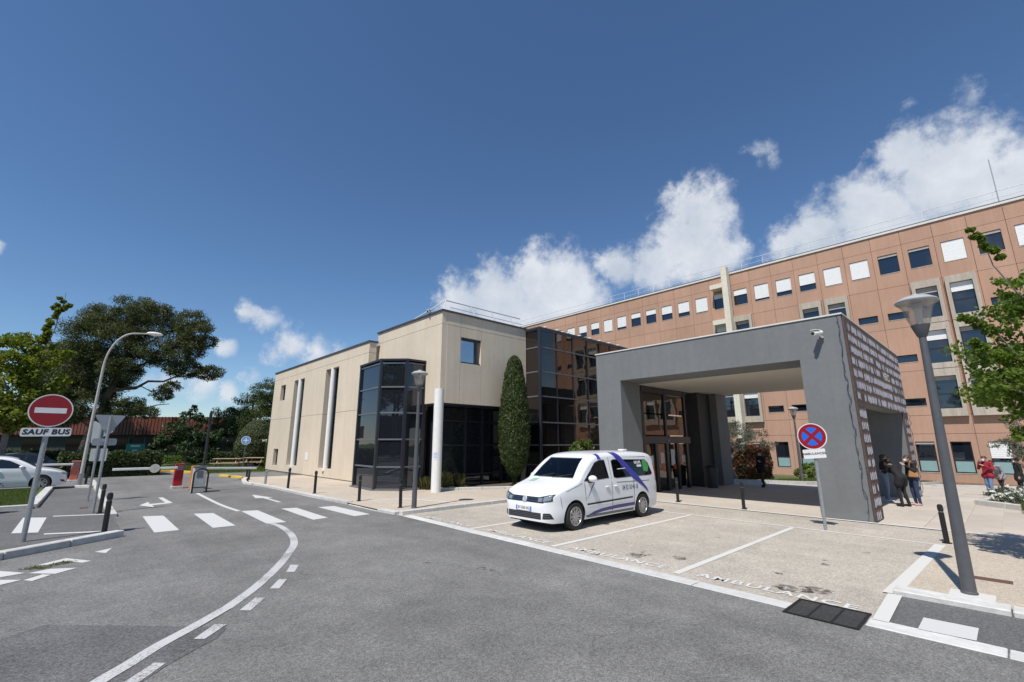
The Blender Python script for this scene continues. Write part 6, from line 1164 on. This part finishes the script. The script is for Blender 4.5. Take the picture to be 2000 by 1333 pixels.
person((18.3, 2.48, 0), R(150), .88, 'person in black coat and leggings bending forward with back to the road', [BK, BK, BK], dict(head=(.0, -.36, 1.42), neck=(0, -.24, 1.33), chest=(0, -.16, 1.2), waist=(0, -.03, 1.05), pelvis=(0, .06, .94), shL=(.18, -.18, 1.30), shR=(-.18, -.18, 1.30), elL=(.2, -.32, 1.08), elR=(-.2, -.32, 1.08), wrL=(.1, -.48, 1.12), wrR=(-.1, -.48, 1.12), anL=(.13, .03, .09), anR=(-.14, .05, .09)), hair=HAIRD, coat=.4, top_r=1.03, mask=False)
c3 = person((18.85, 2.24, 0), R(-140), .88, 'person in dark jacket and navy trousers with tan bag at the banner edge', [BK, JEANSD, mat('shoe_pink', (.5, .3, .28), .6, .1)], dict(head=(0, -.1, 1.55), elL=(.24, -.06, 1.14), wrL=(.1, -.24, 1.33), elR=(-.24, .0, 1.12)), hair=HAIRB)
r = empty('tan_bag', (18.68, 2.2, .95), R(-95), 'tan leather bag hanging on the person at the banner edge', 'bag'); MB().prism([(-.12, -.04, -.12), (.12, -.04, -.12), (.08, -.04, .1), (-.08, -.04, .1)], (0, .07, 0)).build('bag_body', mat('tan_leather', (.42, .22, .08), .6, .1, 9), r, bevel=.02); MB().tube([(-.07, 0, .09), (-.05, .02, .3), (.05, .02, .3), (.07, 0, .09)], .012, 6).build('strap', mat('tan_leather', (.42, .22, .08)), r)
person((26.74, .86, -.2), R(-120), .9, 'person in red jacket and blue jeans by the flower bed', [REDC, JEANS, SHW], dict(elR=(-.27, -.05, 1.15), wrR=(-.12, -.2, 1.42), elL=(.27, -.05, 1.13), wrL=(.1, -.28, 1.28), head=(0, -.07, 1.57), knL=(.1, -.1, .5), anL=(.12, -.12, .09), anR=(-.12, .15, .1)), hair=HAIRB, coat=.12, top_r=1.14)
person((27.5, .55, -.23), R(-125), .88, 'person in grey cardigan and black trousers leaning forward beside the red jacket', [GRYC, BK, BK], dict(head=(0, -.34, 1.45), neck=(0, -.25, 1.34), chest=(0, -.16, 1.2), waist=(0, -.04, 1.05), shL=(.17, -.19, 1.31), shR=(-.17, -.19, 1.31), elL=(.22, -.1, 1.06), elR=(-.22, -.1, 1.06), wrL=(.2, -.2, .86), wrR=(-.2, -.22, .86), knL=(.1, -.14, .5), anL=(.1, -.06, .09), knR=(-.1, .12, .48), anR=(-.1, .38, .14)), hair=HAIRD, coat=.2, top_r=1.08)
person((29.6, .02, -.32), R(200), .9, 'person in black cut off by the right edge under the olive tree', [BK, BK, BK], dict(), hair=HAIRD, coat=.4, top_r=1.2)
